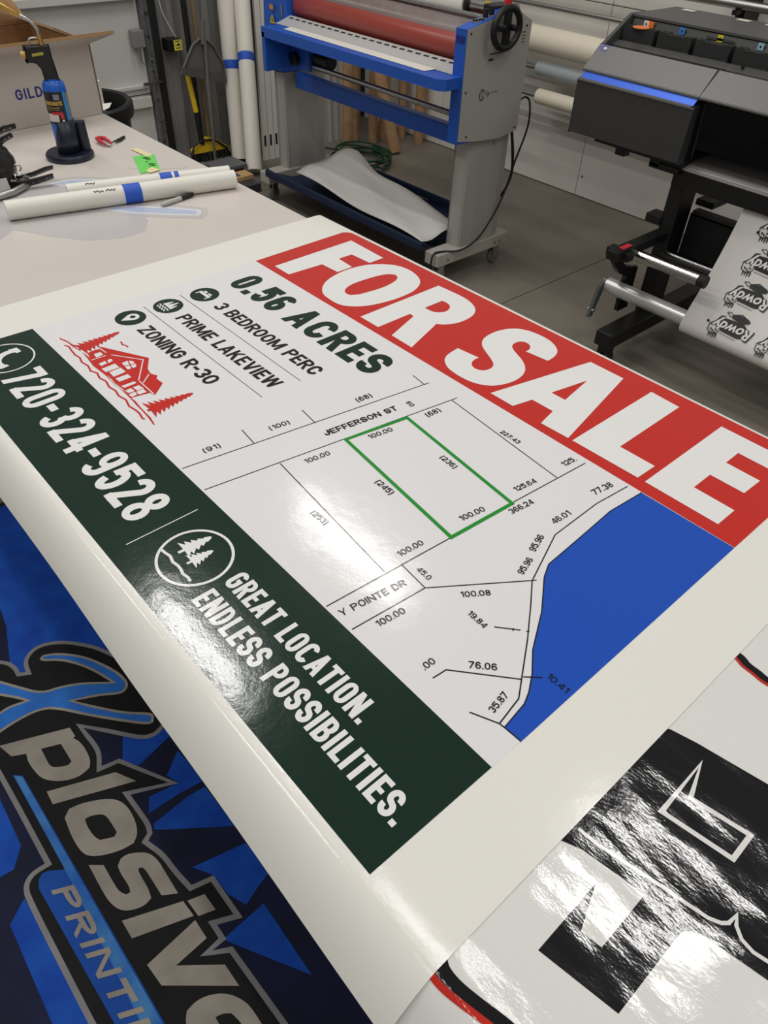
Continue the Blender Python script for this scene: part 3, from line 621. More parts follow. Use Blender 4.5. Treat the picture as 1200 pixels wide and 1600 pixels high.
ink('pin_icon_hole', V_GREEN, [circle((cp[0], cp[1] + 0.005), 0.0058, 20)], 5)
ink('phone_lettering', V_WHITE, text_polys('720-324-9528', (-1.293, 0.249), (-0.803, 0.249), 0.0745, 0.18, 0.095), 3)
ink('divider_line', V_WHITE, stroke([(-0.768, 0.227), (-0.768, 0.342)], 0.0016), 3)
ink('slogan_lettering', V_WHITE, text_polys('GREAT LOCATION.', (-0.621, 0.2925), (-0.339, 0.2925), 0.034, 0.2), 3)
ink('slogan_lettering', V_WHITE, text_polys('ENDLESS POSSIBILITIES.', (-0.621, 0.2435), (-0.226, 0.2435), 0.0345, 0.2), 3)
tc = (-0.686, 0.2885)
ink('emblem_ring', V_WHITE, stroke(circle(tc, 0.0525), 0.0042, True), 3)
ink('emblem_trees', V_WHITE, [conifer(TTREE[0][0], TTREE[0][1], 0.0185, 5, 0.17), conifer(TTREE[1][0], TTREE[1][1], 0.0155, 5, 0.17)] + stroke(TWAVE, 0.0042), 3)
pc = (-1.358, 0.284)
ink('phone_ring', V_WHITE, stroke(circle(pc, 0.0515), 0.0030, True), 3)
hs = stroke(arc(pc[0] + 0.014, pc[1] + 0.014, 0.031, 0.031, 150, 300, 12), 0.013)
ink('phone_icon', V_WHITE, hs + [at(pc, -0.026, 0.015, -0.004, 0.024, -0.006, 0.033, -0.024, 0.031), at(pc, 0.015, -0.026, 0.033, -0.020, 0.031, -0.004, 0.024, -0.006)], 3)
# house drawing
hi = [p for p in HOUSE]
ink('house_drawing', V_RED, hi + stroke(WAVE, 0.0034) + stroke(BIRD, 0.003) + [conifer(HTREE[0][0], HTREE[0][1], 0.026, 9, 0.05), conifer(HTREE[1][0], HTREE[1][1], 0.027, 9, 0.05)], 3)
ink('house_windows', V_FIELD, HOUSEWIN + [q for l in HOUSELINE[:5] for q in stroke(l, 0.0022)], 4)
ink('window_bars', V_RED, [q for l in HOUSELINE[5:] for q in stroke(l, 0.0022)], 5)
# survey map
ink('lake_shape', V_BLUE, [LAKE + [(-0.2052, 0.8962)]], 2)
mlines = []
for l in MAPLINES:
    mlines += stroke(l, 0.0017)
mlines += stroke(LAKE, 0.0016)
ink('map_lines', V_BLACK, mlines, 3)
ink('lot_outline', V_LIME, stroke(LOT, 0.0062, True), 4)
lb = []
for s, a, b in LABELS:
    L = (Vector(b) - Vector(a)).length
    lb += text_polys(s, a, b, min(auto_h(s, L), 0.021), 0.2 if s[0] == 'J' else 0.17 if s[0] == 'Y' else 0.165, 0.13)
ink('map_lettering', V_BLACK, lb, 5)

# ------------------------------------------------------------------ glossy black and white print beside it
dec = thing('vinyl_print', 'glossy black and white laminated vinyl print tucked under the for sale sign', 'print', (0.2, 0.68, 0.9))
ZP = 0.9005
sec = section(ZP, 1.15, 0.10, 0.78)
MB().grid([[(-0.118 + 0.8 * i / 30, yy, zz) for yy, zz in reversed(sec)] for i in range(31)]).build('laminated_sheet', L_WHITE, dec, smooth=60)
def pink(name, m, polys, lvl):
    b = MB()
    for p in polys:
        b.flat([p], lambda u, v: (u, v, droop(v, ZP, 0.10, 0.78) + 0.00015 * lvl))
    return b.build(name, m, dec)
pink('black_artwork', L_BLACK, [PBLACK], 1)
pink('white_outline', L_WHITE, stroke(PFLAG, 0.0055, True) + stroke(PCURVE, 0.0038), 2)
a1 = [(u, v) for u, v in PARC1]
for arc_, w0, w1, dx, dy in ((PARC1, 0.011, 0.004, 0.004, 0.006), (PARC2, 0.016, 0.006, 0.008, 0.008)):
    fine = [tuple(p)[:2] for p in curve([(u, v, 0) for u, v in arc_], 10)]
    def slices(quads, n=6):
        out = []
        for r0, r1, l1, l0 in quads:
            r0, r1, l1, l0 = (Vector(p) for p in (r0, r1, l1, l0))
            out += [[tuple(r0.lerp(l0, k / n)), tuple(r1.lerp(l1, k / n)), tuple(r1.lerp(l1, (k + 1) / n)), tuple(r0.lerp(l0, (k + 1) / n))] for k in range(n)]
        return out
    pink('black_border', L_BLACK, slices(stroke(fine, w0), 12), 3)
    pink('red_border', L_RED, slices(stroke([(u - dx, v - dy) for u, v in fine], w1), 5), 4.5)

# ------------------------------------------------------------------ floor mat
fm = thing('floor_mat', 'dark printed floor mat with blue rays and silver logo lettering beneath the table edge', 'floor mat', (-0.6, 0.1, 0))
MB().prism([(-2.12, -0.45), (1.2, -0.45), (1.2, 0.62), (-2.12, 0.62)], 'z', 0, 0.004).build('mat_base', mat('navy mat print', (26, 32, 66), 0.7, 0, 0.2, var=(9, (20, 24, 44))), fm)
MM = {n: mat('mat ' + n, c, 0.7, 0, 0.2, var=(14, c2)) for n, c, c2 in (('blue', (22, 84, 184), (14, 66, 168)), ('grey', (140, 138, 138), (128, 126, 128)), ('black', (20, 20, 22), (26, 26, 27)), ('silver', (166, 158, 146), (148, 140, 130)), ('x blue', (50, 122, 212), (44, 108, 196)), ('band', (28, 82, 172), (24, 74, 162)), ('band light', (74, 136, 196), (40, 100, 184)))}
def matink(name, k, polys, lvl, holes=False):
    b = MB()
    for p in polys:
        b.flat(p if holes else [p], lambda u, v: (u, v, 0.004 + 0.0004 * lvl))
    return b.build(name, MM[k], fm)
matink('blue_rays', 'blue', MBLUE + [[(-2.1, 0.25), (-1.35, 0.02), (-1.28, 0.02), (-0.8, 0.6), (-2.1, 0.6)]], 1)
matink('logo_border', 'grey', [soften(MOUT, 2, 40)], 2)
matink('logo_backing', 'black', [grow(soften(MOUT, 2, 40), -0.011)], 3)
matink('x_outline', 'silver', [soften(MX)], 4)
matink('x_fill', 'x blue', [grow(soften(MX), -0.007)], 5)
matink('printing_band', 'band', [MBAND], 4)
matink('printing_band_highlight', 'band light', [MBANDHI], 5)
matink('logo_lettering', 'silver', [[soften(l, 2, 36) for l in L_] for L_ in MLET], 5, True)
pp = text_polys('PRINTING', (-0.862, -0.094), (-0.425, -0.0905), 0.041, 0.27, 0.3)
matink('printing_lettering', 'silver', [[(u + (v + 0.092) * 0.48, v) for u, v in p] for p in pp], 6)
# ------------------------------------------------------------------ laminator
lam = thing('laminator', 'blue and grey wide-format roll laminator on a wheeled stand', 'laminator', (-3.07, 2.75, 0))
XR, XL = -2.33, -3.80
side = [(2.531, 0.672), (2.66, 0.655), (2.80, 0.645), (2.922, 0.662), (2.922, 1.085), (2.812, 1.133), (2.531, 1.083)]
sp = MB().prism(side, 'x', XR - 0.004, XR).build('side_panel', mat('pale grey panel', (168, 165, 158), 0.5), lam, bevel=0.0015)
for yy, zz in ((2.55, 1.07), (2.55, 0.86), (2.58, 0.685), (2.89, 1.07), (2.90, 0.675)):
    MB().cyl((XR - 0.001, yy, zz), (XR + 0.003, yy, zz), 0.004, 10).build('screw', BLACK, sp)
bx(XR, XR + 0.0008, 2.672, 2.70, 0.962, 0.97).build('panel_marking', BLACK, sp)
gl = MB()
for p in stroke(arc(2.655, 0.838, 0.016, 0.020, 40, 320, 14), 0.006) + stroke(arc(2.66, 0.838, 0.008, 0.011, 20, 340, 10), 0.003):
    gl.flat([p], lambda u, v: (XR + 0.0008, u, v))
for p in text_polys('F', (2.678, 0.832), (2.688, 0.832), 0.018, 0.2) + text_polys('P', (2.690, 0.826), (2.702, 0.826), 0.018, 0.2) + stroke([(2.712, 0.841), (2.755, 0.8415)], 0.0025):
    gl.flat([p], lambda u, v: (XR + 0.0008, u, v))
gl.build('maker_mark', mat('dark teal print', (62, 82, 82), 0.5), sp)
for k in range(4):
    bx(XR, XR + 0.0008, 2.868, 2.89, 1.01 + k * 0.012, 1.014 + k * 0.012).build('caution_print', GALV, sp)
# blue end frame in front of and above the panel
cap = [(2.529, 0.66), (2.60, 0.66), (2.60, 1.07), (2.80, 1.12), (2.812, 1.138), (2.529, 1.084)]
ef = MB().prism(cap, 'x', -2.392, XR - 0.004).build('end_frame', BLUE, lam, bevel=0.002)
bx(-2.388, -2.342, 2.5275, 2.529, 1.035, 1.06).build('type_plate', mat('dark blue plate', (18, 44, 120), 0.5), ef)
cpz = lambda y: 1.086 + (y - 2.529) * 0.19
cp_ = MB().add([(-2.386, 2.60, cpz(2.60)), (-2.352, 2.60, cpz(2.60)), (-2.352, 2.71, cpz(2.71)), (-2.386, 2.71, cpz(2.71))], [(0, 1, 2, 3)]).build('control_plate', mat('grey control plate', (120, 122, 124), 0.4), ef, solid=0.003)
for yy in (2.665, 2.70):
    MB().cyl((-2.366, yy, cpz(yy)), (-2.366, yy, cpz(yy) + 0.028), 0.0115, 16, 0.010).build('control_knob', BLACK, ef, smooth=40)
for k in range(3):
    yy = 2.607 + k * 0.013
    bx(-2.382 + k * 0.006, -2.362 + k * 0.006, yy, yy + 0.010, cpz(yy), cpz(yy) + 0.004).build('push_button', BLACK, ef)
MB().cyl((-2.37, 2.80, 1.115), (-2.37, 2.80, 1.165), 0.016, 20).build('emergency_stop', mat('red mushroom button', (206, 40, 34), 0.4), lam, smooth=40)
bx(-2.46, -2.39, 2.75, 2.86, 1.08, 1.14).build('brake_block', BLACK, lam, bevel=0.004)
# hand wheel
hw = MB().tube([(-2.285, 2.71 + 0.078 * math.cos(a), 1.082 + 0.070 * math.sin(a)) for a in [i * math.tau / 40 for i in range(40)]], 0.0135, 12, closed=True).build('hand_wheel', BLACK, lam, smooth=60)
MB().cyl((XR, 2.71, 1.082), (-2.275, 2.71, 1.082), 0.018, 16).build('wheel_hub', BLACK, hw, smooth=40)
MB().prism([(2.695, 1.012), (2.728, 1.012), (2.726, 1.152), (2.697, 1.152)], 'x', -2.292, -2.280).build('wheel_spoke', BLACK, hw, bevel=0.004)
MB().cyl((-2.28, 2.728, 1.085), (-2.245, 2.728, 1.085), 0.011, 14).build('crank_grip', BLACK, hw, smooth=40)
bx(XR, XR + 0.002, 2.675, 2.765, 0.985, 0.989).build('gauge_mark', BLACK, sp)
# left end frame
lf = MB().prism([(2.60, 0.68), (2.93, 0.66), (2.93, 1.15), (2.62, 1.12)], 'x', -3.87, -3.74).build('end_frame', BLUE, lam, bevel=0.003)
bx(-3.74, -3.655, 2.60, 2.65, 0.88, 1.12).build('roller_bracket', BLUE, lf, bevel=0.003)
bx(-3.80, -3.77, 2.598, 2.6, 0.955, 0.975).build('orange_sticker', mat('orange sticker', (226, 140, 40), 0.5), lf)
MB().flat([[(-3.805, 0.895), (-3.760, 0.895), (-3.7825, 0.935)]], lambda u, v: (u, 2.5985, v)).build('warning_triangle', YELLOW, lf)
MB().flat([[(-3.790, 0.902), (-3.775, 0.902), (-3.7825, 0.922)]], lambda u, v: (u, 2.598, v)).build('warning_symbol', BLACK, lf)
bx(-3.70, -3.688, 2.597, 2.6, 0.935, 0.985).build('slot_plate', STEEL, lf)
bx(-3.875, -3.84, 2.70, 2.75, 0.8, 0.86).build('side_stop', BLACK, lf)
# feed tray, silver slotted table and loose paper on it
tr = MB().prism([(-3.625, 2.42), (-2.375, 2.42), (-2.345, 2.445), (-2.345, 2.56), (-3.625, 2.60)], 'z', 0.876, 0.918).build('feed_tray', BLUE, lam, bevel=0.003)
bx(-3.625, -3.60, 2.42, 2.62, 0.725, 0.9).build('tray_side_plate', BLUE, lam, bevel=0.003)
bx(-3.60, -3.45, 2.58, 2.60, 0.73, 0.9).build('tray_back_plate', BLUE, lam, bevel=0.002)
MB().lathe([(0, 0), (0.028, 0.0), (0.032, 0.012), (0.03, 0.026), (0.012, 0.03), (0.0, 0.03)], (-3.555, 2.58, 0.775), 24, (0, -1, 0)).build('clamp_knob', BLACK, lam, smooth=40)
MB().cyl((-3.45, 2.63, 0.79), (-3.33, 2.63, 0.785), 0.035, 20).build('motor_housing', BLACK, lam, smooth=40)
ft = MB().add([(-3.655, 2.545, 0.921), (-2.392, 2.545, 0.921), (-2.392, 2.625, 0.945), (-3.655, 2.625, 0.945)], [(0, 1, 2, 3)]).build('feed_table', mat('satin aluminium', (196, 196, 193), 0.4, 0.2), lam, solid=0.003)
MB().add([(-3.655, 2.525, 0.9195), (-2.392, 2.525, 0.9195), (-2.392, 2.545, 0.921), (-3.655, 2.545, 0.921)], [(0, 1, 2, 3)]).build('feed_lip', mat('satin aluminium', (188, 188, 186)), ft)
for k in range(24):
    x = -3.635 + k * 0.052
    MB().add([(x, 2.598, 0.9372), (x + 0.034, 2.598, 0.9372), (x + 0.034, 2.609, 0.9405), (x, 2.609, 0.9405)], [(0, 1, 2, 3)]).build('vent_slot', BLACK, ft)
MB().add([(-3.51, 2.475, 0.9195), (-2.50, 2.468, 0.9195), (-2.49, 2.53, 0.922), (-3.52, 2.53, 0.922)], [(0, 1, 2, 3)]).build('leader_paper', WHITE, lam)
# rollers, film and idlers
ROL = mat('red silicone rubber', (152, 66, 56), 0.3, 0, 0.5)
MB().lathe([(0.02, 0), (0.055, 0.0), (0.058, 0.006), (0.058, 1.244), (0.055, 1.25), (0.02, 1.25)], (-3.645, 2.69, 0.985), 40, (1, 0, 0)).build('pressure_roller', ROL, lam, smooth=40)
MB().lathe([(0.02, 0), (0.054, 0.0), (0.054, 1.25), (0.02, 1.25)], (-3.645, 2.69, 0.868), 40, (1, 0, 0)).build('pressure_roller', ROL, lam, smooth=40)
FILM = mat('clear laminating film', (128, 116, 112), 0.12, 0, 0.5, alpha=0.82)
MB().grid([[(x, 2.69 - 0.058 * math.cos(a), 0.985 + 0.0585 * math.sin(a)) for a in [math.radians(d) for d in (60, 75, 90)]] + [(x, 2.735, 1.052), (x, 2.77, 1.072)] for x in (-3.56, -2.47)]).build('film_web', FILM, lam, smooth=60)
MB().cyl((-3.7, 2.79, 1.083), (-2.39, 2.79, 1.083), 0.012, 16).build('idler_bar', CHROME, lam, smooth=40)
MB().lathe([(0.04, 0), (0.062, 0.0), (0.062, 0.98), (0.04, 0.98)], (-3.62, 2.87, 1.105), 36, (1, 0, 0)).build('film_roll', WHITE, lam, smooth=40)
MB().cyl((-2.64, 2.87, 1.105), (-2.39, 2.87, 1.105), 0.038, 24).build('film_mandrel', CHROME, lam, smooth=40)
bx(-2.53, -2.50, 2.838, 2.84, 1.12, 1.135).build('mandrel_sticker', YELLOW, lam)
MB().cyl((-2.64, 2.87, 1.105), (-2.625, 2.87, 1.105), 0.052, 24).build('core_chuck', BLACK, lam, smooth=40)
bx(-3.74, -2.392, 2.70, 2.745, 0.59, 0.665).build('cross_beam', BLUE, lam, bevel=0.003)
MB().cyl((-3.60, 2.60, 0.758), (-2.392, 2.60, 0.752), 0.011, 12).build('rear_guide_bar', CHROME, lam, smooth=40)
MB().cyl((-3.60, 2.63, 0.742), (-2.392, 2.63, 0.736), 0.009, 12).build('rear_guide_bar', mat('dark steel bar', (60, 58, 56), 0.3, 0.8), lam, smooth=40)
bx(-2.43, -2.395, 2.615, 2.66, 0.70, 0.745).build('bar_bracket', BLACK, lam)
# stand
LEG = [(-0.05, 2.645), (-0.01, 2.63), (0.03, 2.645), (0.040, 2.72), (0.040, 2.86), (0.02, 2.93), (-0.05, 2.93)]
for cx in (-2.395, -3.80):
    lg = MB().prism([(cx + a, b) for a, b in LEG], 'z', 0.14, 0.665).build('stand_leg', GREY, lam, bevel=0.006)
    if cx > -3:
        MB().cyl((cx + 0.040, 2.80, 0.62), (cx + 0.045, 2.80, 0.62), 0.006, 10).build('bolt', STEEL, lg)
    fb = bx(cx - 0.045, cx + 0.045, 2.49, 3.0, 0.105, 0.165).build('foot_beam', mat('pale foot paint', (178, 174, 164), 0.5), lam, bevel=0.004)
    for yy in (2.56, 2.90, 2.935):
        MB().cyl((cx + 0.044, yy, 0.13), (cx + 0.049, yy, 0.13), 0.006, 10).build('bolt', STEEL, fb)
    for yy in (2.55, 2.95):
        cs = MB().box(cx - 0.022, cx + 0.022, yy - 0.02, yy + 0.02, 0.085, 0.105).box(cx - 0.020, cx - 0.014, yy - 0.02, yy + 0.018, 0.03, 0.09).box(cx + 0.014, cx + 0.020, yy - 0.02, yy + 0.018, 0.03, 0.09).build('caster', CHROME, lam, bevel=0.002)
        MB().lathe([(0.008, -0.012), (0.032, -0.012), (0.036, -0.006), (0.036, 0.006), (0.032, 0.012), (0.008, 0.012)], (cx, yy, 0.0365), 24, (1, 0, 0)).build('caster_wheel', mat('caster rubber', (120, 118, 114), 0.6), cs, smooth=40)
# cloth catch tray slung between the feet
NS = 14
rows = []
for i in range(NS + 1):
    f = i / NS
    x = -3.75 + f * 1.31
    sag = 0.05 * math.sin(math.pi * f)
    rows.append([(x, 2.47, 0.205 - sag), (x, 2.52, 0.165 - sag), (x, 2.66, 0.115 - sag), (x, 2.80, 0.115 - sag), (x, 2.93, 0.165 - sag), (x, 2.97, 0.205 - sag)])
MB().grid(rows).build('catch_cloth', NAVY, lam, smooth=60, solid=0.006)
bx(-3.74, -2.44, 2.455, 2.475, 0.165, 0.205).build('cloth_hem', NAVY, lam, bevel=0.006)
bx(-3.74, -2.44, 2.96, 2.98, 0.165, 0.205).build('cloth_hem', NAVY, lam, bevel=0.006)
# waste liner lying in the tray
rows = []
for i in range(17):
    f = i / 16
    hump = 0.055 * math.exp(-((f - 0.12) / 0.12) ** 2)
    rows.append([(-3.59 + f * 1.14 - 0.03 * j / 8, 2.57 - 0.10 * f + j / 8 * (0.39 - 0.08 * f), 0.205 + hump * (j / 8) + 0.010 * math.sin(9 * f + j * 1.1) + 0.03 * (j / 8) * (1 - f)) for j in range(9)])
lp = MB().grid(rows).build('waste_liner', mat('grey white liner', (218, 215, 209), 0.6), None, smooth=70, solid=0.001)
tag(lp, 'loose sheet of white backing paper in the navy cloth under the laminator', 'paper')
# cables at the laminator
cb1 = MB().tube(curve([(-2.34, 2.925, 0.78), (-2.335, 2.96, 0.79), (-2.33, 2.99, 0.76), (-2.33, 3.0, 0.66), (-2.36, 2.98, 0.5), (-2.36, 2.93, 0.36), (-2.33, 2.82, 0.27), (-2.32, 2.72, 0.2), (-2.33, 2.62, 0.168), (-2.37, 2.535, 0.17), (-2.375, 2.48, 0.165), (-2.375, 2.47, 0.09), (-2.36, 2.45, 0.02), (-2.30, 2.44, 0.006), (-2.27, 2.5, 0.006), (-2.31, 2.53, 0.006)]), 0.0045, 8).build('control_cable', BLACK, lam, smooth=60)
MB().tube(curve([(-2.35, 2.91, 0.66), (-2.352, 2.945, 0.55), (-2.37, 2.98, 0.45), (-2.43, 3.02, 0.34), (-2.5, 3.04, 0.26)]), 0.007, 8).build('power_cord', BLACK, lam, smooth=60)

# ------------------------------------------------------------------ wide-format printer
pr = thing('wide_format_printer', 'dark grey wide-format printer on a black stand feeding printed paper', 'printer', (-0.6, 2.95, 0))
DG = mat('charcoal printer cover', (58, 58, 58), 0.45, var=(40, (54, 54, 54)))
MG = mat('mid grey printer lid', (112, 111, 109), 0.4)
PX0, PX1, PXE = -1.925, -1.418, 0.75
fc = MB().prism([(2.752, 0.775), (2.752, 0.962), (2.765, 0.968), (2.90, 0.968), (2.90, 0.775)], 'x', PX0, PX1).build('front_cover', DG, pr, bevel=0.004)
bx(PX0 + 0.004, PX1 - 0.01, 2.749, 2.768, 0.963, 0.9695).build('cover_rim', mat('satin grey rim', (128, 124, 118), 0.35), pr)
MB().add([(PX0 + 0.008, 2.757, 0.970), (PX1 - 0.006, 2.757, 0.970), (PX1 - 0.004, 2.776, 0.990), (PX0 + 0.006, 2.776, 0.990)], [(0, 1, 2, 3)]).build('blue_light_bar', mat('blue metallic strip', (62, 108, 222), 0.3, 0.3), pr, solid=0.003)
bx(PX0 + 0.006, PX1 - 0.004, 2.776, 2.79, 0.968, 0.992).build('lid_shadow_gap', BLACK, pr)
ld = MB().prism([(2.772, 0.990), (2.772, 0.998), (2.858, 1.072), (2.868, 1.066), (2.80, 0.99)], 'x', PX0, PX1 - 0.003).build('sloped_lid', MG, pr, bevel=0.003)
MB().prism([(2.772, 0.990), (2.772, 0.998), (2.858, 1.072), (2.868, 1.066), (2.80, 0.99)], 'x', PX1 + 0.003, PXE).build('sloped_lid', MG, pr, bevel=0.003)
em = MB()
sl = lambda u, v: (u, 2.772 + v * 0.0858, 0.9995 + v * 0.0740)
for ring in (stroke([(-1.895 + 0.016 * math.cos(a) * 1.1, 0.86 + 0.11 * math.sin(a)) for a in [math.radians(d) for d in range(40, 330, 15)]], 0.012),):
    for p in ring:
        em.flat([p], sl)
em.build('maker_emblem', mat('violet emblem', (92, 86, 190), 0.35), ld)
e2 = MB()
e2.flat([[(-1.903, 0.83), (-1.888, 0.80), (-1.884, 0.86), (-1.896, 0.90)]], sl)
e2.build('maker_emblem', WHITE, ld)
MB().prism([(2.85, 1.06), (2.858, 1.06), (3.0, 1.08), (3.0, 0.78), (2.88, 0.78)], 'x', PX0 + 0.005, PX1).build('body_core', BLACK, pr)
# open print carriage bay to the right of the cover
bx(PX1, PXE, 3.05, 3.10, 0.76, 1.06).build('carriage_bay_back', BLACK, pr)
bx(PX1, PXE, 2.80, 3.05, 0.985, 0.992).build('carriage_bay_roof', BLACK, pr)
bx(PX1 + 0.001, PX1 + 0.012, 2.80, 3.05, 0.775, 0.99).build('carriage_bay_side', mat('dark gloss plastic', (20, 20, 22), 0.25), pr)
MB().add([(PX1 + 0.02, 2.79, 0.985), (PXE, 2.79, 0.985), (PXE, 2.80, 0.83), (PX1 + 0.02, 2.80, 0.83)], [(0, 1, 2, 3)]).build('smoked_window', mat('smoked acrylic', (14, 14, 18), 0.06, 0, 0.5, alpha=0.72), pr, solid=0.003)
MB().cyl((PX1 + 0.022, 2.792, 0.975), (PX1 + 0.022, 2.80, 0.80), 0.005, 10).build('gas_strut', mat('dark steel bar', (60, 58, 56)), pr)
bx(-1.33, -1.16, 2.99, 3.03, 0.845, 0.875).build('ribbon_label', mat('dull olive label', (128, 124, 96), 0.6), pr)
bx(-1.15, -1.02, 2.97, 3.04, 0.82, 0.90).build('print_head', BLACK, pr, bevel=0.004)
bx(-1.148, -1.142, 2.965, 2.97, 0.845, 0.865).build('indicator', WHITE, pr)
pt = MB().prism([(2.826, 0.738), (2.826, 0.752), (2.84, 0.760), (3.05, 0.770), (3.05, 0.745)], 'x', -1.452, PXE).build('platen', mat('satin platen', (190, 186, 184), 0.35, 0.3), pr, bevel=0.002)
for yy in (2.86, 2.885):
    MB().cyl((-1.435, yy, 0.761), (-1.435, yy, 0.7635), 0.005, 10).build('screw', BLACK, pt)
bx(-1.462, PXE, 2.83, 2.88, 0.675, 0.738).build('front_rail', BLACK, pr, bevel=0.003)
bx(-1.56, -1.43, 2.80, 2.85, 0.722, 0.745).build('rail_bracket', BLACK, pr, bevel=0.004)
bx(PX0 + 0.1, PX1, 2.80, 2.86, 0.752, 0.775).build('under_rail', BLACK, pr)
for xx in (-1.72, -1.56):
    bx(xx, xx + 0.045, 2.80, 2.84, 0.728, 0.752).build('latch', BLACK, pr, bevel=0.002)
# ink bay behind the lid
bay = MB().prism([(2.868, 1.02), (2.868, 1.045), (2.99, 1.075), (3.03, 1.152), (3.35, 1.15), (3.35, 0.80), (2.95, 0.80)], 'x', PX0 + 0.004, PXE).build('ink_bay', BLACK, pr)
MB().prism([(3.022, 1.150), (3.022, 1.158), (3.35, 1.156), (3.35, 1.148)], 'x', PX0, PXE).build('bay_top', mat('dark bay lid', (80, 80, 78), 0.5), pr, bevel=0.002)
MB().prism([(2.86, 1.03), (2.868, 1.072), (3.022, 1.158), (3.06, 1.158), (3.35, 1.15), (3.35, 0.8), (2.88, 0.8)], 'x', PX0 - 0.004, PX0 + 0.010).build('bay_end', mat('bay end grey', (72, 72, 72), 0.5), pr, bevel=0.002)
MB().prism([(2.905, 1.066), (2.945, 1.080), (2.945, 1.074), (2.905, 1.058)], 'x', PX0 + 0.012, PXE).build('bay_trim', mat('satin grey trim', (104, 102, 100), 0.3, 0.5), pr)
MB().cyl((-1.37, 2.93, 1.078), (-1.37, 2.93, 1.084), 0.006, 10).build('screw', BLACK, pr)
CART = mat('charcoal cartridge', (40, 40, 40), 0.55)
cols = ((214, 214, 214), (60, 130, 210), (222, 206, 40), (150, 196, 206), (150, 190, 200))
for k in range(7):
    x0 = -1.905 + k * 0.158
    ca = MB().prism([(x0, 1.078), (x0 + 0.138, 1.078), (x0 + 0.138, 1.126), (x0 + 0.112, 1.126), (x0 + 0.106, 1.122), (x0 + 0.036, 1.122), (x0 + 0.03, 1.126), (x0, 1.126)], 'y', 2.962, 3.0).build('ink_cartridge', CART, pr, bevel=0.002)
    bx(x0 + 0.052, x0 + 0.074, 3.012, 3.0145, 1.124, 1.146).build('ink_label', mat('ink label %d' % min(k, 4), cols[min(k, 4)], 0.5), ca)
    bx(x0 + 0.060, x0 + 0.066, 3.011, 3.012, 1.132, 1.138).build('ink_label_mark', BLACK, ca)
bx(-1.831, -1.809, 3.012, 3.0145, 1.124, 1.146).build('ink_label', mat('orange ink label', (226, 120, 34), 0.5), pr)
MB().lathe([(0, 0.0), (0.032, 0.0), (0.032, 0.003), (0, 0.003)], (-1.838, 2.975, 1.126), 20).build('orange_cap', mat('orange white cap', (232, 130, 70), 0.5), pr, smooth=40)
bx(-1.58, -1.47, 3.012, 3.0145, 1.128, 1.136).build('bay_lettering', mat('dim print', (70, 70, 70), 0.5), pr)
for k, xx in enumerate((-1.86, -1.62, -1.50)):
    bx(xx, xx + 0.05, 3.28, 3.31, 1.158, 1.160).build('tape_scrap', WHITE, pr)
# stand
bx(-1.466, -1.405, 2.84, 2.95, 0.10, 0.74).build('stand_post', BLACK, pr, bevel=0.004)
bx(0.45, 0.51, 2.84, 2.95, 0.10, 0.74).build('stand_post', BLACK, pr, bevel=0.004)
bx(-1.405, 0.45, 2.955, 2.975, 0.38, 0.555).build('rear_apron', mat('black apron', (12, 12, 14), 0.6), pr)
bx(-1.40, 0.5, 2.955, 3.0, 0.545, 0.568).build('apron_rail', mat('dark rail', (40, 40, 40), 0.5), pr, bevel=0.003)
for px in (-1.40, 0.5):
    bx(px - 0.045, px + 0.035, 2.525, 3.28, 0.095, 0.16).build('foot_beam', BLACK, pr, bevel=0.006)
    for yy in (2.57, 3.2):
        cs = bx(px - 0.03, px + 0.02, yy - 0.025, yy + 0.025, 0.06, 0.095).build('caster', BLACK, pr, bevel=0.004)
        for dx in (-0.022, 0.012):
            MB().lathe([(0.006, -0.01), (0.03, -0.01), (0.034, -0.004), (0.034, 0.004), (0.03, 0.01), (0.006, 0.01)], (px + dx, yy, 0.0345), 20, (1, 0, 0)).build('caster_wheel', RUBBER, cs, smooth=40)
bx(-1.502, -1.40, 2.545, 2.59, 0.455, 0.49).build('arm_crosspiece', BLACK, pr, bevel=0.003)
bx(-1.47, -1.42, 2.50, 2.86, 0.462, 0.498).build('roller_arm', BLACK, pr, bevel=0.003)
bx(-1.452, -1.43, 2.55, 2.61, 0.498, 0.5).build('red_tag', mat('red tag', (200, 40, 50), 0.5), pr)
bx(-1.53, -1.46, 2.83, 2.90, 0.515, 0.548).build('side_bracket', BLACK, pr, bevel=0.003)
bx(-1.44, -1.36, 3.04, 3.16, 0.56, 0.585).build('side_bracket', BLACK, pr, bevel=0.003)
MB().prism([(2.56, 0.46), (2.60, 0.46), (2.70, 0.37), (2.80, 0.34), (2.80, 0.16), (2.73, 0.16), (2.725, 0.32), (2.66, 0.35)], 'x', -1.502, -1.487).build('takeup_arm', BLACK, pr, bevel=0.003)
MB().prism([(2.60, 0.15), (2.625, 0.15), (2.665, 0.26), (2.66, 0.29), (2.635, 0.28)], 'x', -1.552, -1.541).build('takeup_flange', mat('grey flange', (84, 90, 92), 0.4), pr, bevel=0.003)
MB().cyl((-1.565, 2.69, 0.285), (-1.53, 2.69, 0.29), 0.008, 10).build('flange_bolt', CHROME, pr)
MB().cyl((-1.56, 2.615, 0.18), (-1.53, 2.615, 0.18), 0.007, 10).build('flange_bolt', CHROME, pr)
MB().cyl((-1.44, 2.645, 0.455), (-1.14, 2.645, 0.455), 0.022, 24).build('tension_roller', CHROME, pr, smooth=40)
MB().cyl((-1.145, 2.645, 0.455), (-1.115, 2.645, 0.455), 0.024, 20).build('roller_end', RUBBER, pr, smooth=40)
MB().cyl((-1.42, 2.86, 0.405), (0.45, 2.86, 0.405), 0.024, 24).build('guide_roller', mat('dark chrome roller', (96, 96, 96), 0.2, 1.0), pr, smooth=40)
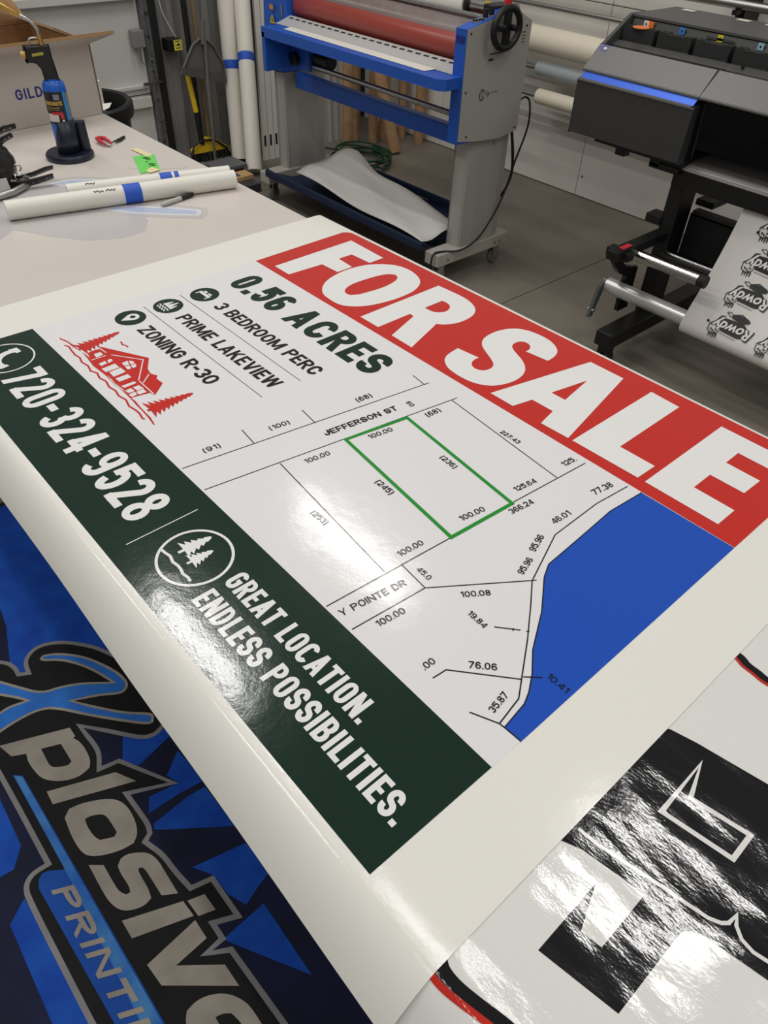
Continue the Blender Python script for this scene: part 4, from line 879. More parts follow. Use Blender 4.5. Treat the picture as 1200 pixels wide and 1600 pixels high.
MB().cyl((-1.54, 2.69, 0.272), (0.5, 2.69, 0.272), 0.031, 28).build('takeup_tube', mat('silver tube', (206, 204, 200), 0.32, 0.5), pr, smooth=40)
# printed paper hanging from the platen to the take-up tube
ppath = [(2.90, 0.764), (2.878, 0.757), (2.868, 0.73), (2.85, 0.67), (2.83, 0.61), (2.81, 0.56), (2.785, 0.505), (2.755, 0.448), (2.72, 0.39), (2.687, 0.341), (2.658, 0.297), (2.645, 0.275), (2.643, 0.255), (2.652, 0.236), (2.672, 0.226), (2.70, 0.226)]
pw = MB().grid([[(x, yy - 0.03, zz) if False else (x, yy, zz) for yy, zz in ppath] for x in (-1.16, -0.8, -0.4, 0.0, 0.4)]).build('printed_web', mat('satin print paper', (232, 228, 224), 0.4), None, smooth=70, solid=0.0006)
pw.name = 'printed_web'
web = thing('printed_paper', 'white paper printed with repeated black badges hanging from the printer', 'paper', (-0.6, 2.75, 0.3))
pw.parent = web
pw.matrix_parent_inverse = Matrix.Translation(-web.location)
INKB = mat('black print on paper', (22, 22, 24), 0.45)
def badge(cx, cy, cz, s=1.0):
    """upside-down round badge: hat, lettering on a dark slab, horn and drips; local u along +x, v up the web"""
    i = min(range(len(ppath) - 1), key=lambda k: abs((ppath[k][1] + ppath[k + 1][1]) / 2 - cz))
    d = Vector((0, ppath[i][0] - ppath[i + 1][0], ppath[i][1] - ppath[i + 1][1])).normalized()
    nrm = Vector((1, 0, 0)).cross(d)
    if nrm.y > 0:
        nrm = -nrm
    def F(lv):
        return lambda u, v: tuple(Vector((cx + u * s, cy, cz)) + d * (v * s) + nrm * (0.0022 + 0.0004 * lv))
    blk, wht = MB(), MB()
    slab = [(-0.055, 0.012), (-0.045, 0.03), (0.03, 0.034), (0.062, 0.012), (0.066, -0.012), (0.03, -0.022), (-0.04, -0.018)]
    blk.flat([slab], F(0))
    for p in stroke([(-0.02, 0.036), (-0.025, 0.05), (0.005, 0.062), (0.035, 0.052), (0.04, 0.038)], 0.003):
        blk.flat([p], F(0))
    blk.flat([[(0.01 + 0.036 * math.cos(a), 0.046 + 0.012 * math.sin(a)) for a in [k * math.tau / 20 for k in range(20)]]], F(0))
    for p in stroke([(-0.05, 0.052), (-0.035, 0.056), (-0.015, 0.046), (-0.032, 0.042), (-0.05, 0.052)], 0.0025):
        blk.flat([p], F(0))
    for p in stroke([(-0.045, 0.036), (-0.062, 0.032), (-0.070, 0.01), (-0.088, -0.008), (-0.084, -0.03), (-0.07, -0.04), (-0.05, -0.034), (-0.04, -0.02)], 0.003):
        blk.flat([p], F(0))
    for k in range(4):
        u = -0.074 + k * 0.009
        blk.flat([[(u, -0.035), (u + 0.005, -0.032), (u + 0.006, -0.046), (u + 0.002, -0.056 + 0.004 * (k % 2))]], F(0))
        blk.flat([[(u - 0.002, -0.02 - 0.004 * k), (u + 0.004, -0.021 - 0.004 * k), (u + 0.004, -0.028 - 0.003 * k), (u - 0.002, -0.027 - 0.003 * k)]], F(0))
    for p in stroke([(-0.035, -0.027), (0.03, -0.031)], 0.0016):
        blk.flat([p], F(0))
    c = bpy.data.curves.new('t', 'FONT')
    c.body = 'Rowdy'
    c.size = 0.052
    c.shear = 0.25
    c.offset = 0.0012
    c.align_x = 'CENTER'
    c.resolution_u = 3
    to = bpy.data.objects.new('t', c)
    col.objects.link(to)
    dg = bpy.context.evaluated_depsgraph_get()
    me = to.evaluated_get(dg).to_mesh()
    tv = [(-v.co.x * 1.02 + 0.004, -(v.co.y - 0.018)) for v in me.vertices]
    tf = [tuple(f.vertices) for f in me.polygons]
    to.evaluated_get(dg).to_mesh_clear()
    bpy.data.objects.remove(to)
    bpy.data.curves.remove(c)
    wht.add([F(1.5)(u, v) for u, v in tv], tf)
    blk.add([F(0.7)(u * 1.07, v * 1.16 - 0.001) for u, v in tv], tf)
    b = blk.build('badge_print', INKB, web)
    wht.build('badge_lettering', mat('satin print paper', (232, 228, 224)), b)
for cx, cy, cz in ((-0.969, 2.668, 0.315), (-0.974, 2.734, 0.415), (-0.978, 2.792, 0.521), (-0.982, 2.839, 0.638), (-0.775, 2.668, 0.315), (-0.78, 2.734, 0.415)):
    badge(cx, cy, cz)
rg = MB()
for x, y_, z in ((-1.067, 2.668, 0.3155), (-1.07, 2.83, 0.615)):
    rg.box(x - 0.004, x + 0.004, y_ - 0.004, y_ - 0.001, z - 0.004, z + 0.004)
rg.build('registration_mark', INKB, web)
# ------------------------------------------------------------------ rolls racked on the back wall
def rack_roll(name, label, cat, z, r, x0, x1, m, rod0, y=3.93, group='vinyl rolls on the wall rack'):
    t = thing(name, label, cat, (x0, y, z - r), group)
    MB().lathe([(0.016, 0), (r - 0.003, 0), (r, 0.004), (r, x1 - x0 - 0.004), (r - 0.003, x1 - x0), (0.016, x1 - x0)], (x0, y, z), 36, (1, 0, 0)).build('rolled_vinyl', m, t, smooth=40)
    MB().cyl((rod0, y, z), (x1 + 0.12, y, z), 0.013, 14).build('steel_rod', STEEL, t, smooth=40)
CREAM = mat('cream vinyl roll', (240, 230, 210), 0.5)
rack_roll('vinyl_roll', 'thick cream vinyl roll on the uppermost loaded wall rod', 'vinyl roll', 0.81, 0.066, -3.35, -2.0, CREAM, -3.68)
rack_roll('vinyl_roll', 'slim grey blue vinyl roll racked between two cream rolls', 'vinyl roll', 0.672, 0.037, -3.04, -2.0, mat('grey blue vinyl roll', (172, 182, 186), 0.35), -3.68)
rack_roll('vinyl_roll', 'narrow cream vinyl roll on the lowest wall rod', 'vinyl roll', 0.532, 0.041, -3.01, -2.0, CREAM, -3.68)
rod = MB().cyl((-3.62, 3.93, 0.968), (1.0, 3.93, 0.972), 0.014, 14).build('rack_rod', STEEL, None, smooth=40)
tag(rod, 'bare steel rod on the wall rack above the cream vinyl roll', 'rod', 'bare rods on the wall rack')
rod2 = MB().cyl((-3.62, 3.93, 1.12), (1.0, 3.93, 1.12), 0.02, 14).build('rack_rod', STEEL, None, smooth=40)
tag(rod2, 'thick steel rod at the top of the wall rack by the black upright', 'rod', 'bare rods on the wall rack')
for xx, lab in ((-1.945, 'black slotted rack upright on the wall behind the printer'), (-3.64, 'black slotted rack upright on the wall behind the laminator')):
    u = thing('rack_upright', lab, 'rack upright', (xx, 4.05, 0), 'uprights of the wall rack')
    b = MB().box(xx - 0.022, xx - 0.016, 3.96, 4.108, 0.3, 1.6).box(xx + 0.016, xx + 0.022, 3.96, 4.108, 0.3, 1.6)
    for k in range(13):
        b.box(xx - 0.022, xx + 0.022, 3.96, 3.966, 0.32 + k * 0.1, 0.37 + k * 0.1)
    b.build('slotted_post', BLACK, u)
    for zz in (0.518, 0.657, 0.795, 0.954, 1.10):
        bx(xx - 0.012, xx + 0.012, 3.90, 3.97, zz - 0.02, zz).build('rod_hook', BLACK, u)

# ------------------------------------------------------------------ things leaning in the corner
PAPT = mat('off white paper tube', (226, 220, 208), 0.6)
def leaning_tube(label, p0, p1, r, tape_f):
    t = thing('paper_tube', label, 'paper tube', p0, 'taped paper tubes leaning in the corner')
    a, b = Vector(p0), Vector(p1)
    ax = (b - a).normalized()
    foot = a + Vector((0, 0, r * math.hypot(ax.x, ax.y)))
    d = b - foot
    MB().lathe([(r - 0.006, 0.0), (r, 0.0), (r, d.length), (r - 0.006, d.length)], foot, 32, ax).build('tube_wall', PAPT, t, smooth=40)
    MB().lathe([(r + 0.0008, d.length * tape_f), (r + 0.0012, d.length * tape_f + 0.002), (r + 0.0012, d.length * tape_f + 0.046), (r + 0.0008, d.length * tape_f + 0.048)], foot, 32, ax).build('tape_band', TAPE, t, smooth=40)
leaning_tube('white paper tube with blue tape leaning beside the dustpan', (-4.49, 2.762, 0.0), (-4.765, 2.93, 1.05), 0.052, 0.475)
leaning_tube('white paper tube with blue tape leaning beside the aluminium slats', (-4.21, 2.685, 0.0), (-4.765, 3.055, 1.05), 0.050, 0.52)
SLAT = mat('white aluminium slat', (208, 205, 199), 0.4, 0.1)
for k, (fy, lab) in enumerate(((0.0, 'pale aluminium slat leaning next to the taped paper tube'), (0.045, 'pale aluminium slat leaning between two others'), (0.09, 'pale aluminium slat leaning next to the tan plank'))):
    s = thing('aluminium_slat', lab, 'slat', (-4.42, 2.90 + fy, 0), 'aluminium slats leaning in the corner')
    b = MB().add([(-4.42 + dx, 2.90 + fy + dy, 0.0) for dx, dy in ((-0.01, 0), (-0.01, 0.04), (0.01, 0.04), (0.01, 0))] + [(-4.785 + dx, 3.15 + fy + dy, 1.3) for dx, dy in ((-0.01, 0), (-0.01, 0.04), (0.01, 0.04), (0.01, 0))], [(0, 1, 2, 3), (7, 6, 5, 4), (0, 4, 5, 1), (1, 5, 6, 2), (2, 6, 7, 3), (3, 7, 4, 0)])
    b.build('slat_bar', SLAT, s)
    b = MB().add([(-4.442 + dx, 2.9155 + fy + dy, 0.08) for dx, dy in ((-0.011, 0.008), (-0.011, 0.022), (0.013, 0.022), (0.013, 0.008))] + [(-4.459 + dx, 2.927 + fy + dy, 0.14) for dx, dy in ((-0.011, 0.008), (-0.011, 0.022), (0.013, 0.022), (0.013, 0.008))], [(0, 1, 2, 3), (7, 6, 5, 4), (0, 4, 5, 1), (1, 5, 6, 2), (2, 6, 7, 3), (3, 7, 4, 0)])
    b.build('end_plug', BLACK, s)
pk = MB().box(-4.66, -4.64, 3.20, 3.28, 0, 1.02).build('wood_plank', mat('tan plank wood', (150, 130, 92), 0.7, var=(12, (132, 112, 78))), None, bevel=0.002)
tag(pk, 'narrow tan wooden plank standing behind the laminator stand leg', 'plank')
bp = MB().cyl((-4.70, 2.605, 0.0), (-4.70, 2.60, 1.3), 0.018, 16).build('black_pole', BLACK, None, smooth=40)
tag(bp, 'thin black pole standing against the ribbed wall behind the dustpan', 'pole')
bw = MB().cyl((-4.72, 2.675, 0.0), (-4.72, 2.67, 1.3), 0.012, 12).build('wooden_dowel', mat('tan plank wood', (150, 130, 92)), None, smooth=40)
tag(bw, 'slim wooden dowel standing just behind the long-handled dustpan', 'dowel')
# long-handled dustpan
dp = thing('dustpan', 'grey lobby dustpan hanging by its long metal handle', 'dustpan', (-4.6, 2.62, 0))
outer = [(2.461, 0.527), (2.511, 0.600), (2.565, 0.672), (2.60, 0.690), (2.629, 0.705), (2.66, 0.690), (2.705, 0.655), (2.767, 0.548), (2.765, 0.445)]
DPM = mat('grey dustpan plastic', (100, 98, 94), 0.5)
MB().prism(outer, 'x', -4.600, -4.592).build('pan', DPM, dp, bevel=0.002)
MB().tube([(-4.585, y_, z_) for y_, z_ in outer], 0.007, 8).build('pan_rim', DPM, dp, smooth=50)
MB().prism([(2.461, 0.527), (2.765, 0.445), (2.767, 0.490), (2.470, 0.565)], 'x', -4.592, -4.578).build('pan_lip', mat('darker dustpan lip', (86, 84, 81), 0.5), dp, bevel=0.003)
MB().tube([(-4.57, 2.618, 0.0), (-4.572, 2.63, 0.5), (-4.58, 2.66, 0.9), (-4.585, 2.675, 1.2)], 0.010, 10).build('handle', STEEL, dp, smooth=50)
MB().cyl((-4.575, 2.632, 0.67), (-4.578, 2.645, 0.79), 0.016, 14).build('handle_socket', DPM, dp, smooth=40)
# broom
br = thing('broom', 'yellow and black push broom standing head down behind the dustpan', 'broom', (-4.58, 2.57, 0))
MB().cyl((-4.665, 2.548, 0.50), (-4.65, 2.566, 0.293), 0.016, 14).build('handle_grip', YELLOW, br, smooth=40)
MB().cyl((-4.65, 2.566, 0.293), (-4.64, 2.575, 0.10), 0.017, 14).build('handle', BLACK, br, smooth=40)
MB().prism([(2.50, 0.075), (2.55, 0.10), (2.62, 0.135), (2.70, 0.105), (2.75, 0.07), (2.75, 0.05), (2.50, 0.055)], 'x', -4.67, -4.63).build('head', YELLOW, br, bevel=0.004)
MB().tube([(-4.622, 2.47, 0.02), (-4.622, 2.50, 0.10), (-4.622, 2.57, 0.13), (-4.622, 2.66, 0.12), (-4.622, 2.74, 0.06), (-4.622, 2.77, 0.01)], 0.007, 8).build('brace_wire', BLACK, br, smooth=50)
brs = MB()
for k in range(60):
    y_ = 2.50 + 0.25 * k / 59
    for x in (-4.665, -4.65, -4.635):
        brs.cyl((x, y_, 0.06), (x + random.uniform(-0.012, 0.03), y_ + random.uniform(-0.015, 0.015), 0.0), 0.0035, 4)
o = brs.build('bristles', BLACK, br)
o['kind'] = 'stuff'
# brown cardboard tubes
TUBES = [((-4.26, 3.50), 0.037, 0, 0, 'behind the laminator, first along from the pale ribbed sheets'), ((-4.38, 3.66), 0.031, 0.02, 0.0, 'behind the laminator, slim and set back'), ((-4.27, 3.74), 0.034, 0, 0, 'behind the laminator, upright in the middle of the row'), ((-4.32, 3.88), 0.035, 0.02, 0.02, 'behind the laminator, set far back from its neighbours'), ((-4.01, 3.72), 0.041, -0.27, -0.1, 'slanting across its neighbours behind the laminator'), ((-4.10, 4.03), 0.036, 0, 0, 'next to the white wall boards behind the laminator'), ((-4.26, 4.01), 0.032, 0.0, 0.0, 'tucked in the wall corner behind the laminator')]
for (x, y_), r, lx, ly, wh in TUBES:
    t = thing('cardboard_tube', 'brown cardboard tube ' + wh, 'cardboard tube', (x, y_, 0), 'cardboard tubes standing behind the laminator')
    ax = Vector((lx, ly, 0.95))
    MB().lathe([(r - 0.005, 0.02), (r - 0.005, 0.0), (r, 0.0), (r, ax.length), (r - 0.005, ax.length), (r - 0.005, ax.length - 0.05)], (x, y_, r * abs(lx) * 1.0), 28, ax).build('tube_wall', CARD, t, smooth=40)
    MB().lathe([(0.0, 0.012), (r - 0.0055, 0.012)], (x, y_, r * abs(lx) * 1.0), 20, ax).build('tube_hollow', mat('tube inside', (92, 70, 50), 0.9), t)
rb = []
y_ = 3.30
while y_ < 3.70:
    rb += [(y_, 0.0), (y_ + 0.03, 0.0), (y_ + 0.036, 0.012), (y_ + 0.05, 0.012), (y_ + 0.056, 0.0)]
    y_ += 0.06
rs_ = MB().grid([[(-4.48 + d, yy, 0.0) for yy, d in rb], [(-4.52 + d, yy, 1.0) for yy, d in rb]]).build('ribbed_sheet', mat('pale ribbed sheet', (186, 183, 178), 0.5), None, solid=0.004)
tag(rs_, 'pale ribbed plastic sheet standing upright between the stand leg and brown tubes', 'sheet')
# green cord
gc = thing('extension_cord', 'coiled dark green extension cord on the concrete behind the laminator tray', 'cord', (-4.05, 3.42, 0))
path = []
random.seed(8)
for k in range(150):
    a = k / 150 * 6 * math.tau
    lp_ = int(k / 25)
    r = 0.16 + 0.02 * math.sin(lp_ * 2.1)
    path.append((-3.97 + r * math.cos(a) * 1.15 + 0.02 * math.sin(lp_ * 3), 3.40 + r * math.sin(a) * 0.95 + 0.02 * math.cos(lp_ * 2), 0.012 + 0.012 * lp_ + 0.012 * (1 + math.sin(a * 1.5 + lp_))))
MB().tube(path, 0.0075, 7).build('cord_loops', mat('green cord', (24, 66, 44), 0.5), gc, smooth=60)
pc_ = thing('wall_cable', 'dark cable with a white plug adapter hanging down to the floor', 'cable', (-4.43, 3.35, 0))
MB().tube([(-4.44, 3.30, 0.85), (-4.44, 3.325, 0.55), (-4.44, 3.33, 0.40), (-4.43, 3.335, 0.25), (-4.42, 3.34, 0.09), (-4.38, 3.37, 0.012), (-4.25, 3.45, 0.008), (-4.16, 3.47, 0.008)], 0.0055, 8).build('cable', mat('dark green cable', (30, 40, 34), 0.5), pc_, smooth=60)
bx(-4.455, -4.425, 3.315, 3.355, 0.365, 0.45).build('plug_adapter', mat('white plug', (214, 212, 206), 0.4), pc_, bevel=0.005)
# clutter by the tubes
lc = thing('tool_crate', 'low dark crate with a wooden lid strip by the laminator caster', 'crate', (-4.1, 2.5, 0))
bx(-4.13, -3.95, 2.40, 2.56, 0.0, 0.05).build('crate_body', mat('dark crate plastic', (52, 54, 58), 0.5), lc, bevel=0.004)
bx(-4.14, -4.04, 2.40, 2.57, 0.05, 0.075).build('wooden_strip', mat('light pine', (196, 158, 112), 0.7), lc, bevel=0.002)
bx(-4.115, -4.06, 2.43, 2.49, 0.0755, 0.077).build('printed_label', mat('dark label', (60, 66, 90), 0.5), lc)
lc2 = thing('grey_toolbox', 'flat grey toolbox with a brown base between the two leaning paper tubes', 'toolbox', (-4.28, 2.56, 0))
bx(-4.36, -4.22, 2.44, 2.62, 0.0, 0.06).build('base', mat('brown base', (110, 84, 44), 0.6), lc2, bevel=0.004)
bx(-4.375, -4.205, 2.43, 2.635, 0.06, 0.085).build('lid', mat('grey lid', (104, 104, 108), 0.5), lc2, bevel=0.006)

# ------------------------------------------------------------------ rubbish bin
bn = thing('waste_bin', 'round black waste bin filled with paper scraps behind the white carton', 'waste bin', (-3.5, 1.42, 0))
BC = (-3.52, 1.375, 0)
MB().lathe([(0.0, 0.0), (0.175, 0.0), (0.208, 0.69), (0.225, 0.69), (0.23, 0.705), (0.23, 0.74), (0.22, 0.75), (0.205, 0.745), (0.192, 0.69), (0.165, 0.03), (0.0, 0.03)], BC, 48).build('bin_body', BLACK, bn, smooth=40)
st = MB()
st.grid([[(BC[0] + 0.2125 * math.cos(a), BC[1] + 0.2125 * math.sin(a), z) for z in (0.55, 0.685)] for a in [math.radians(d) for d in (-18, -10, -2, 6, 14, 22)]])
st.build('paper_label', mat('bin label', (150, 148, 142), 0.6), bn)
random.seed(3)
for k, (dx, dy, dz, sz, lab) in enumerate(((0.03, 0.02, 0.655, 0.042, 'glossy black film scrap under the paper in the waste bin'), (-0.03, 0.09, 0.70, 0.036, 'wide creased white paper scrap on the heap in the waste bin'), (0.09, 0.05, 0.705, 0.026, 'small crumpled white paper scrap by the rim of the waste bin'))):
    c = Vector((BC[0] + dx, BC[1] + dy, dz))
    rot = Matrix.Rotation(0.25 - 0.2 * k, 3, 'X') @ Matrix.Rotation(0.7 * k, 3, 'Z')
    o_ = MB().grid([[c + rot @ Vector((i * sz, j * sz * 0.9, random.uniform(-0.012, 0.014))) for i in (-1.5, -0.5, 0.5, 1.5)] for j in (-1.5, -0.5, 0.5, 1.5)]).build('paper_scrap' if k else 'film_scrap', WHITE if k else BLACK, None, smooth=30)
    tag(o_, lab, 'scrap', 'scraps in the waste bin')
o_ = bx(BC[0] - 0.10, BC[0] - 0.05, BC[1] + 0.105, BC[1] + 0.135, 0.67, 0.80, rz=0.5).build('paper_carton', WHITE, None, bevel=0.003)
tag(o_, 'small white paper box standing up out of the waste bin', 'box')

# ------------------------------------------------------------------ shipping carton
BXW = mat('white carton board', (192, 184, 174), 0.75)
ca = thing('shipping_carton', 'open white shipping carton with brown inside and blue lettering', 'carton', (-2.95, 0.78, 0.9))
A0, A1 = Vector((-2.690, 0.50)), Vector((-2.731, 1.150))        # front bottom edge
e = (A1 - A0).normalized()
bk = Vector((-e.y, e.x))                                          # away from the camera (-x)
HB = 1.108
def q2(f, d, z):
    p = A0 + e * f + bk * d
    return (p.x, p.y, z)
LB = (A1 - A0).length
DB = 0.42
def wallslab(a, b, z0, z1, th, inw):
    """vertical board between two plan points given as (f, d)"""
    return [q2(*a, z0), q2(*b, z0), q2(*b, z1), q2(*a, z1)]
def board(name, quad, th, m_out, parent):
    v = [Vector(p) for p in quad]
    n = (v[1] - v[0]).cross(v[3] - v[0]).normalized()
    o_ = MB().add(v, [(0, 1, 2, 3)]).build(name, m_out, parent)
    MB().add([p - n * th for p in v], [(3, 2, 1, 0)]).build('inner_liner', CARD, o_)
    b = MB()
    for i in range(4):
        a_, c_ = v[i], v[(i + 1) % 4]
        b.add([a_, a_ - n * th, c_ - n * th, c_], [(0, 1, 2, 3)])
    b.build('cut_edge', mat('corrugated edge', (166, 132, 88), 0.9, var=(420, (120, 92, 58))), o_)
    return o_
front = board('front_panel', [q2(0, 0, 0.901), q2(LB, 0, 0.901), q2(LB, 0, HB), q2(0, 0, HB)], 0.006, BXW, ca)
board('back_panel', [q2(LB, DB, 0.901), q2(0, DB, 0.901), q2(0, DB, HB), q2(LB, DB, HB)], 0.006, BXW, ca)
board('side_panel', [q2(LB, 0, 0.901), q2(LB, DB, 0.901), q2(LB, DB, HB), q2(LB, 0, HB)], 0.006, BXW, ca)
board('side_panel', [q2(0, DB, 0.901), q2(0, 0, 0.901), q2(0, 0, HB), q2(0, DB, HB)], 0.006, BXW, ca)
board('front_flap', [q2(0, -0.001, HB), q2(LB, -0.001, HB), q2(LB + 0.05, -0.085, HB + 0.035), q2(-0.02, -0.085, HB + 0.035)], 0.009, BXW, ca)
board('back_flap', [q2(LB, DB, HB), q2(0, DB, HB), q2(-0.02, DB + 0.05, HB + 0.22), q2(LB - 0.13, DB + 0.05, HB + 0.22)], 0.006, BXW, ca)
board('side_flap', [q2(LB, DB, HB), q2(LB, 0.02, HB), q2(LB - 0.10, 0.03, HB + 0.045), q2(LB - 0.22, DB - 0.02, HB + 0.09)], 0.006, BXW, ca)
lt = MB()
f0 = LB - 0.285
for p in text_polys('GILDAN', (f0, 1.0), (f0 + 0.150, 1.0), 0.03, 0.19, 0.2):
    lt.flat([p], lambda u, v: q2(u, -0.0008, v - 0.018))
lt.build('carton_lettering', mat('carton blue ink', (34, 44, 128), 0.7), front)

# ------------------------------------------------------------------ torch on its stand
tz_ = thing('torch_stand', 'dark navy plastic torch holder with a round foot on the table', 'stand', (-2.365, 0.865, 0.9))
TC = Vector((-2.365, 0.865, 0.9))
NAVP = mat('navy plastic', (20, 26, 46), 0.35)
MB().lathe([(0.0, 0.0), (0.066, 0.0), (0.069, 0.004), (0.069, 0.012), (0.064, 0.018), (0.0, 0.018)], TC, 48).build('round_foot', NAVP, tz_, smooth=40)
# open cup: wall around the cylinder, cut away on the side facing the lettered face
cup = MB()
NA = 30
cupc = TC + Vector((0.002, -0.002, 0))
for i in range(NA):
    pass
prof = []
for i in range(NA + 1):
    a = math.radians(-78 + 250 * i / NA)
    dz = min(1.0, max(0.0, math.sin(math.pi * i / NA) * 2.2))
    prof.append((a, 0.018 + 0.022 * (1 - dz) + 0.0, 0.04 + 0.065 * dz))
cup.grid([[(cupc.x + 0.0355 * math.cos(a), cupc.y + 0.0355 * math.sin(a), TC.z + z) for z in (0.016, 0.03 + 0.2 * h, h)] for a, _, h in prof])
cup.build('cup_wall', NAVP, tz_, smooth=60, solid=-0.004)
MB().cyl((TC.x + 0.012, TC.y + 0.047, TC.z + 0.016), (TC.x + 0.010, TC.y + 0.045, TC.z + 0.095), 0.016, 20).build('side_tube', NAVP, tz_, smooth=40)
to_ = thing('propane_torch', 'blue propane torch cylinder with black trigger head and brass tip', 'torch', (TC.x, TC.y, 0.919))
BCY = mat('blue enamel cylinder', (22, 92, 190), 0.3)
R_ = 0.0315
cyl_prof = [(0.0, 0.004), (0.024, 0.0), (0.029, 0.004), (R_, 0.012), (R_, 0.170), (0.0295, 0.179), (0.023, 0.187), (0.014, 0.191), (0.0, 0.191)]
MB().lathe(cyl_prof, (TC.x, TC.y, 0.9185), 40).build('gas_cylinder', BCY, to_, smooth=40)
def wrap(name, m, a0, a1, z0, z1, dr=0.0006, par=None):
    n = max(2, int((a1 - a0) / 6))
    return MB().grid([[(TC.x + (R_ + dr) * math.cos(math.radians(a0 + (a1 - a0) * i / n)), TC.y + (R_ + dr) * math.sin(math.radians(a0 + (a1 - a0) * i / n)), 0.9185 + z) for z in (z0, z1)] for i in range(n + 1)]).build(name, m, par or to_, smooth=60)
lbp = wrap('label_wrap', mat('black label', (22, 24, 30), 0.4), -105, 12, 0.080, 0.163)
wrap('label_stripe', mat('light blue stripe', (40, 138, 214), 0.35), 12, 26, 0.080, 0.163, 0.0006)
wrap('label_text_block', mat('small print block', (120, 126, 136), 0.5), 28, 58, 0.086, 0.157, 0.0006)
wrap('warning_block', mat('pale warning block', (214, 204, 200), 0.5), -92, -30, 0.086, 0.107, 0.001, lbp)
wrap('warning_stripe', mat('red warning', (196, 44, 50), 0.5), -60, -8, 0.105, 0.112, 0.0013, lbp)
wrap('flame_sign', mat('red warning', (196, 44, 50)), -20, -4, 0.095, 0.107, 0.0014, lbp)
wrap('gas_sign', WHITE, -16, -5, 0.083, 0.092, 0.0014, lbp)
GOLD = mat('gold print', (206, 166, 74), 0.4)
gt = MB()
for p in text_polys('BERNZOMATIC', (-92, 0.0), (2, 0.0), 12.0, 0.24):
    gt.flat([p], lambda u, v: (TC.x + (R_ + 0.0012) * math.cos(math.radians(u)), TC.y + (R_ + 0.0012) * math.sin(math.radians(u)), 0.9185 + 0.129 + v * 0.00085))
gt.build('gold_lettering', GOLD, lbp)
wrap('gold_rule', GOLD, -80, -15, 0.122, 0.1235, 0.0012, lbp)
wrap('gold_rule', GOLD, -74, -20, 0.117, 0.118, 0.0012, lbp)
wrap('round_crest', mat('crest grey', (128, 124, 140), 0.5), -36, -8, 0.143, 0.157, 0.0012, lbp)
# trigger head: outline in the plane that faces the camera
hd = Vector((-0.82, -0.57, 0)).normalized()          # towards the knob side
hx = Vector((0.28, -0.96, 0)).normalized()
hdir = Vector((0.33, 0.94, 0)).normalized()            # image right, along the table
def H(u, v, w=0.0):
    """u towards image right in metres, v height above the cylinder top, w depth"""
    n = Vector((0.94, -0.33, 0))
    return Vector((TC.x, TC.y, 1.108)) + hdir * u + n * w + Vector((0, 0, v))
def slab(poly, w0, w1):
    b = MB()
    n = len(poly)
    vs_ = [H(u, v, w0) for u, v in poly] + [H(u, v, w1) for u, v in poly]
    tri = tessellate_polygon([[Vector((u, v, 0)) for u, v in poly]])
    b.add(vs_, [tuple(t) for t in tri] + [tuple(i + n for i in reversed(t)) for t in tri] + [(i, (i + 1) % n, (i + 1) % n + n, i + n) for i in range(n)])
    return b
hd_ = slab([(-0.015, -0.004), (0.016, -0.004), (0.017, 0.030), (0.014, 0.055), (0.010, 0.077), (-0.050, 0.077), (-0.052, 0.046), (-0.030, 0.042), (-0.021, 0.028)], -0.013, 0.013).build('trigger_head', BLACK, to_, bevel=0.005)
MB().tube([H(-0.052, 0.060), H(-0.064, 0.060)], 0.009, 14).build('brass_knob', GOLD, to_, smooth=40)
slab([(-0.036, 0.058), (-0.006, 0.061), (-0.006, 0.068), (-0.036, 0.065)], 0.0132, 0.0138).build('head_lettering', mat('olive gold print', (170, 160, 60), 0.5), hd_)
BRASS = mat('brass', (196, 156, 84), 0.28, 0.9)
MB().tube([H(-0.004, 0.074), H(-0.005, 0.086), H(-0.006, 0.106)], 0.007, 14).build('brass_collar', BRASS, to_, smooth=40)
MB().tube(curve([H(-0.036, 0.076), H(-0.035, 0.094), H(-0.022, 0.099), H(-0.008, 0.097)]), 0.0028, 8).build('pilot_line', STEEL, to_, smooth=60)
MB().tube(curve([H(-0.006, 0.104), H(-0.008, 0.122), H(-0.020, 0.138), H(-0.046, 0.154)]), 0.0048, 12).build('burner_tube', CHROME, to_, smooth=60)
MB().tube([H(-0.043, 0.152), H(-0.050, 0.156), H(-0.084, 0.176)], 0.0085, 16, rs=[0.005, 0.0078, 0.0088]).build('brass_tip', BRASS, to_, smooth=40)

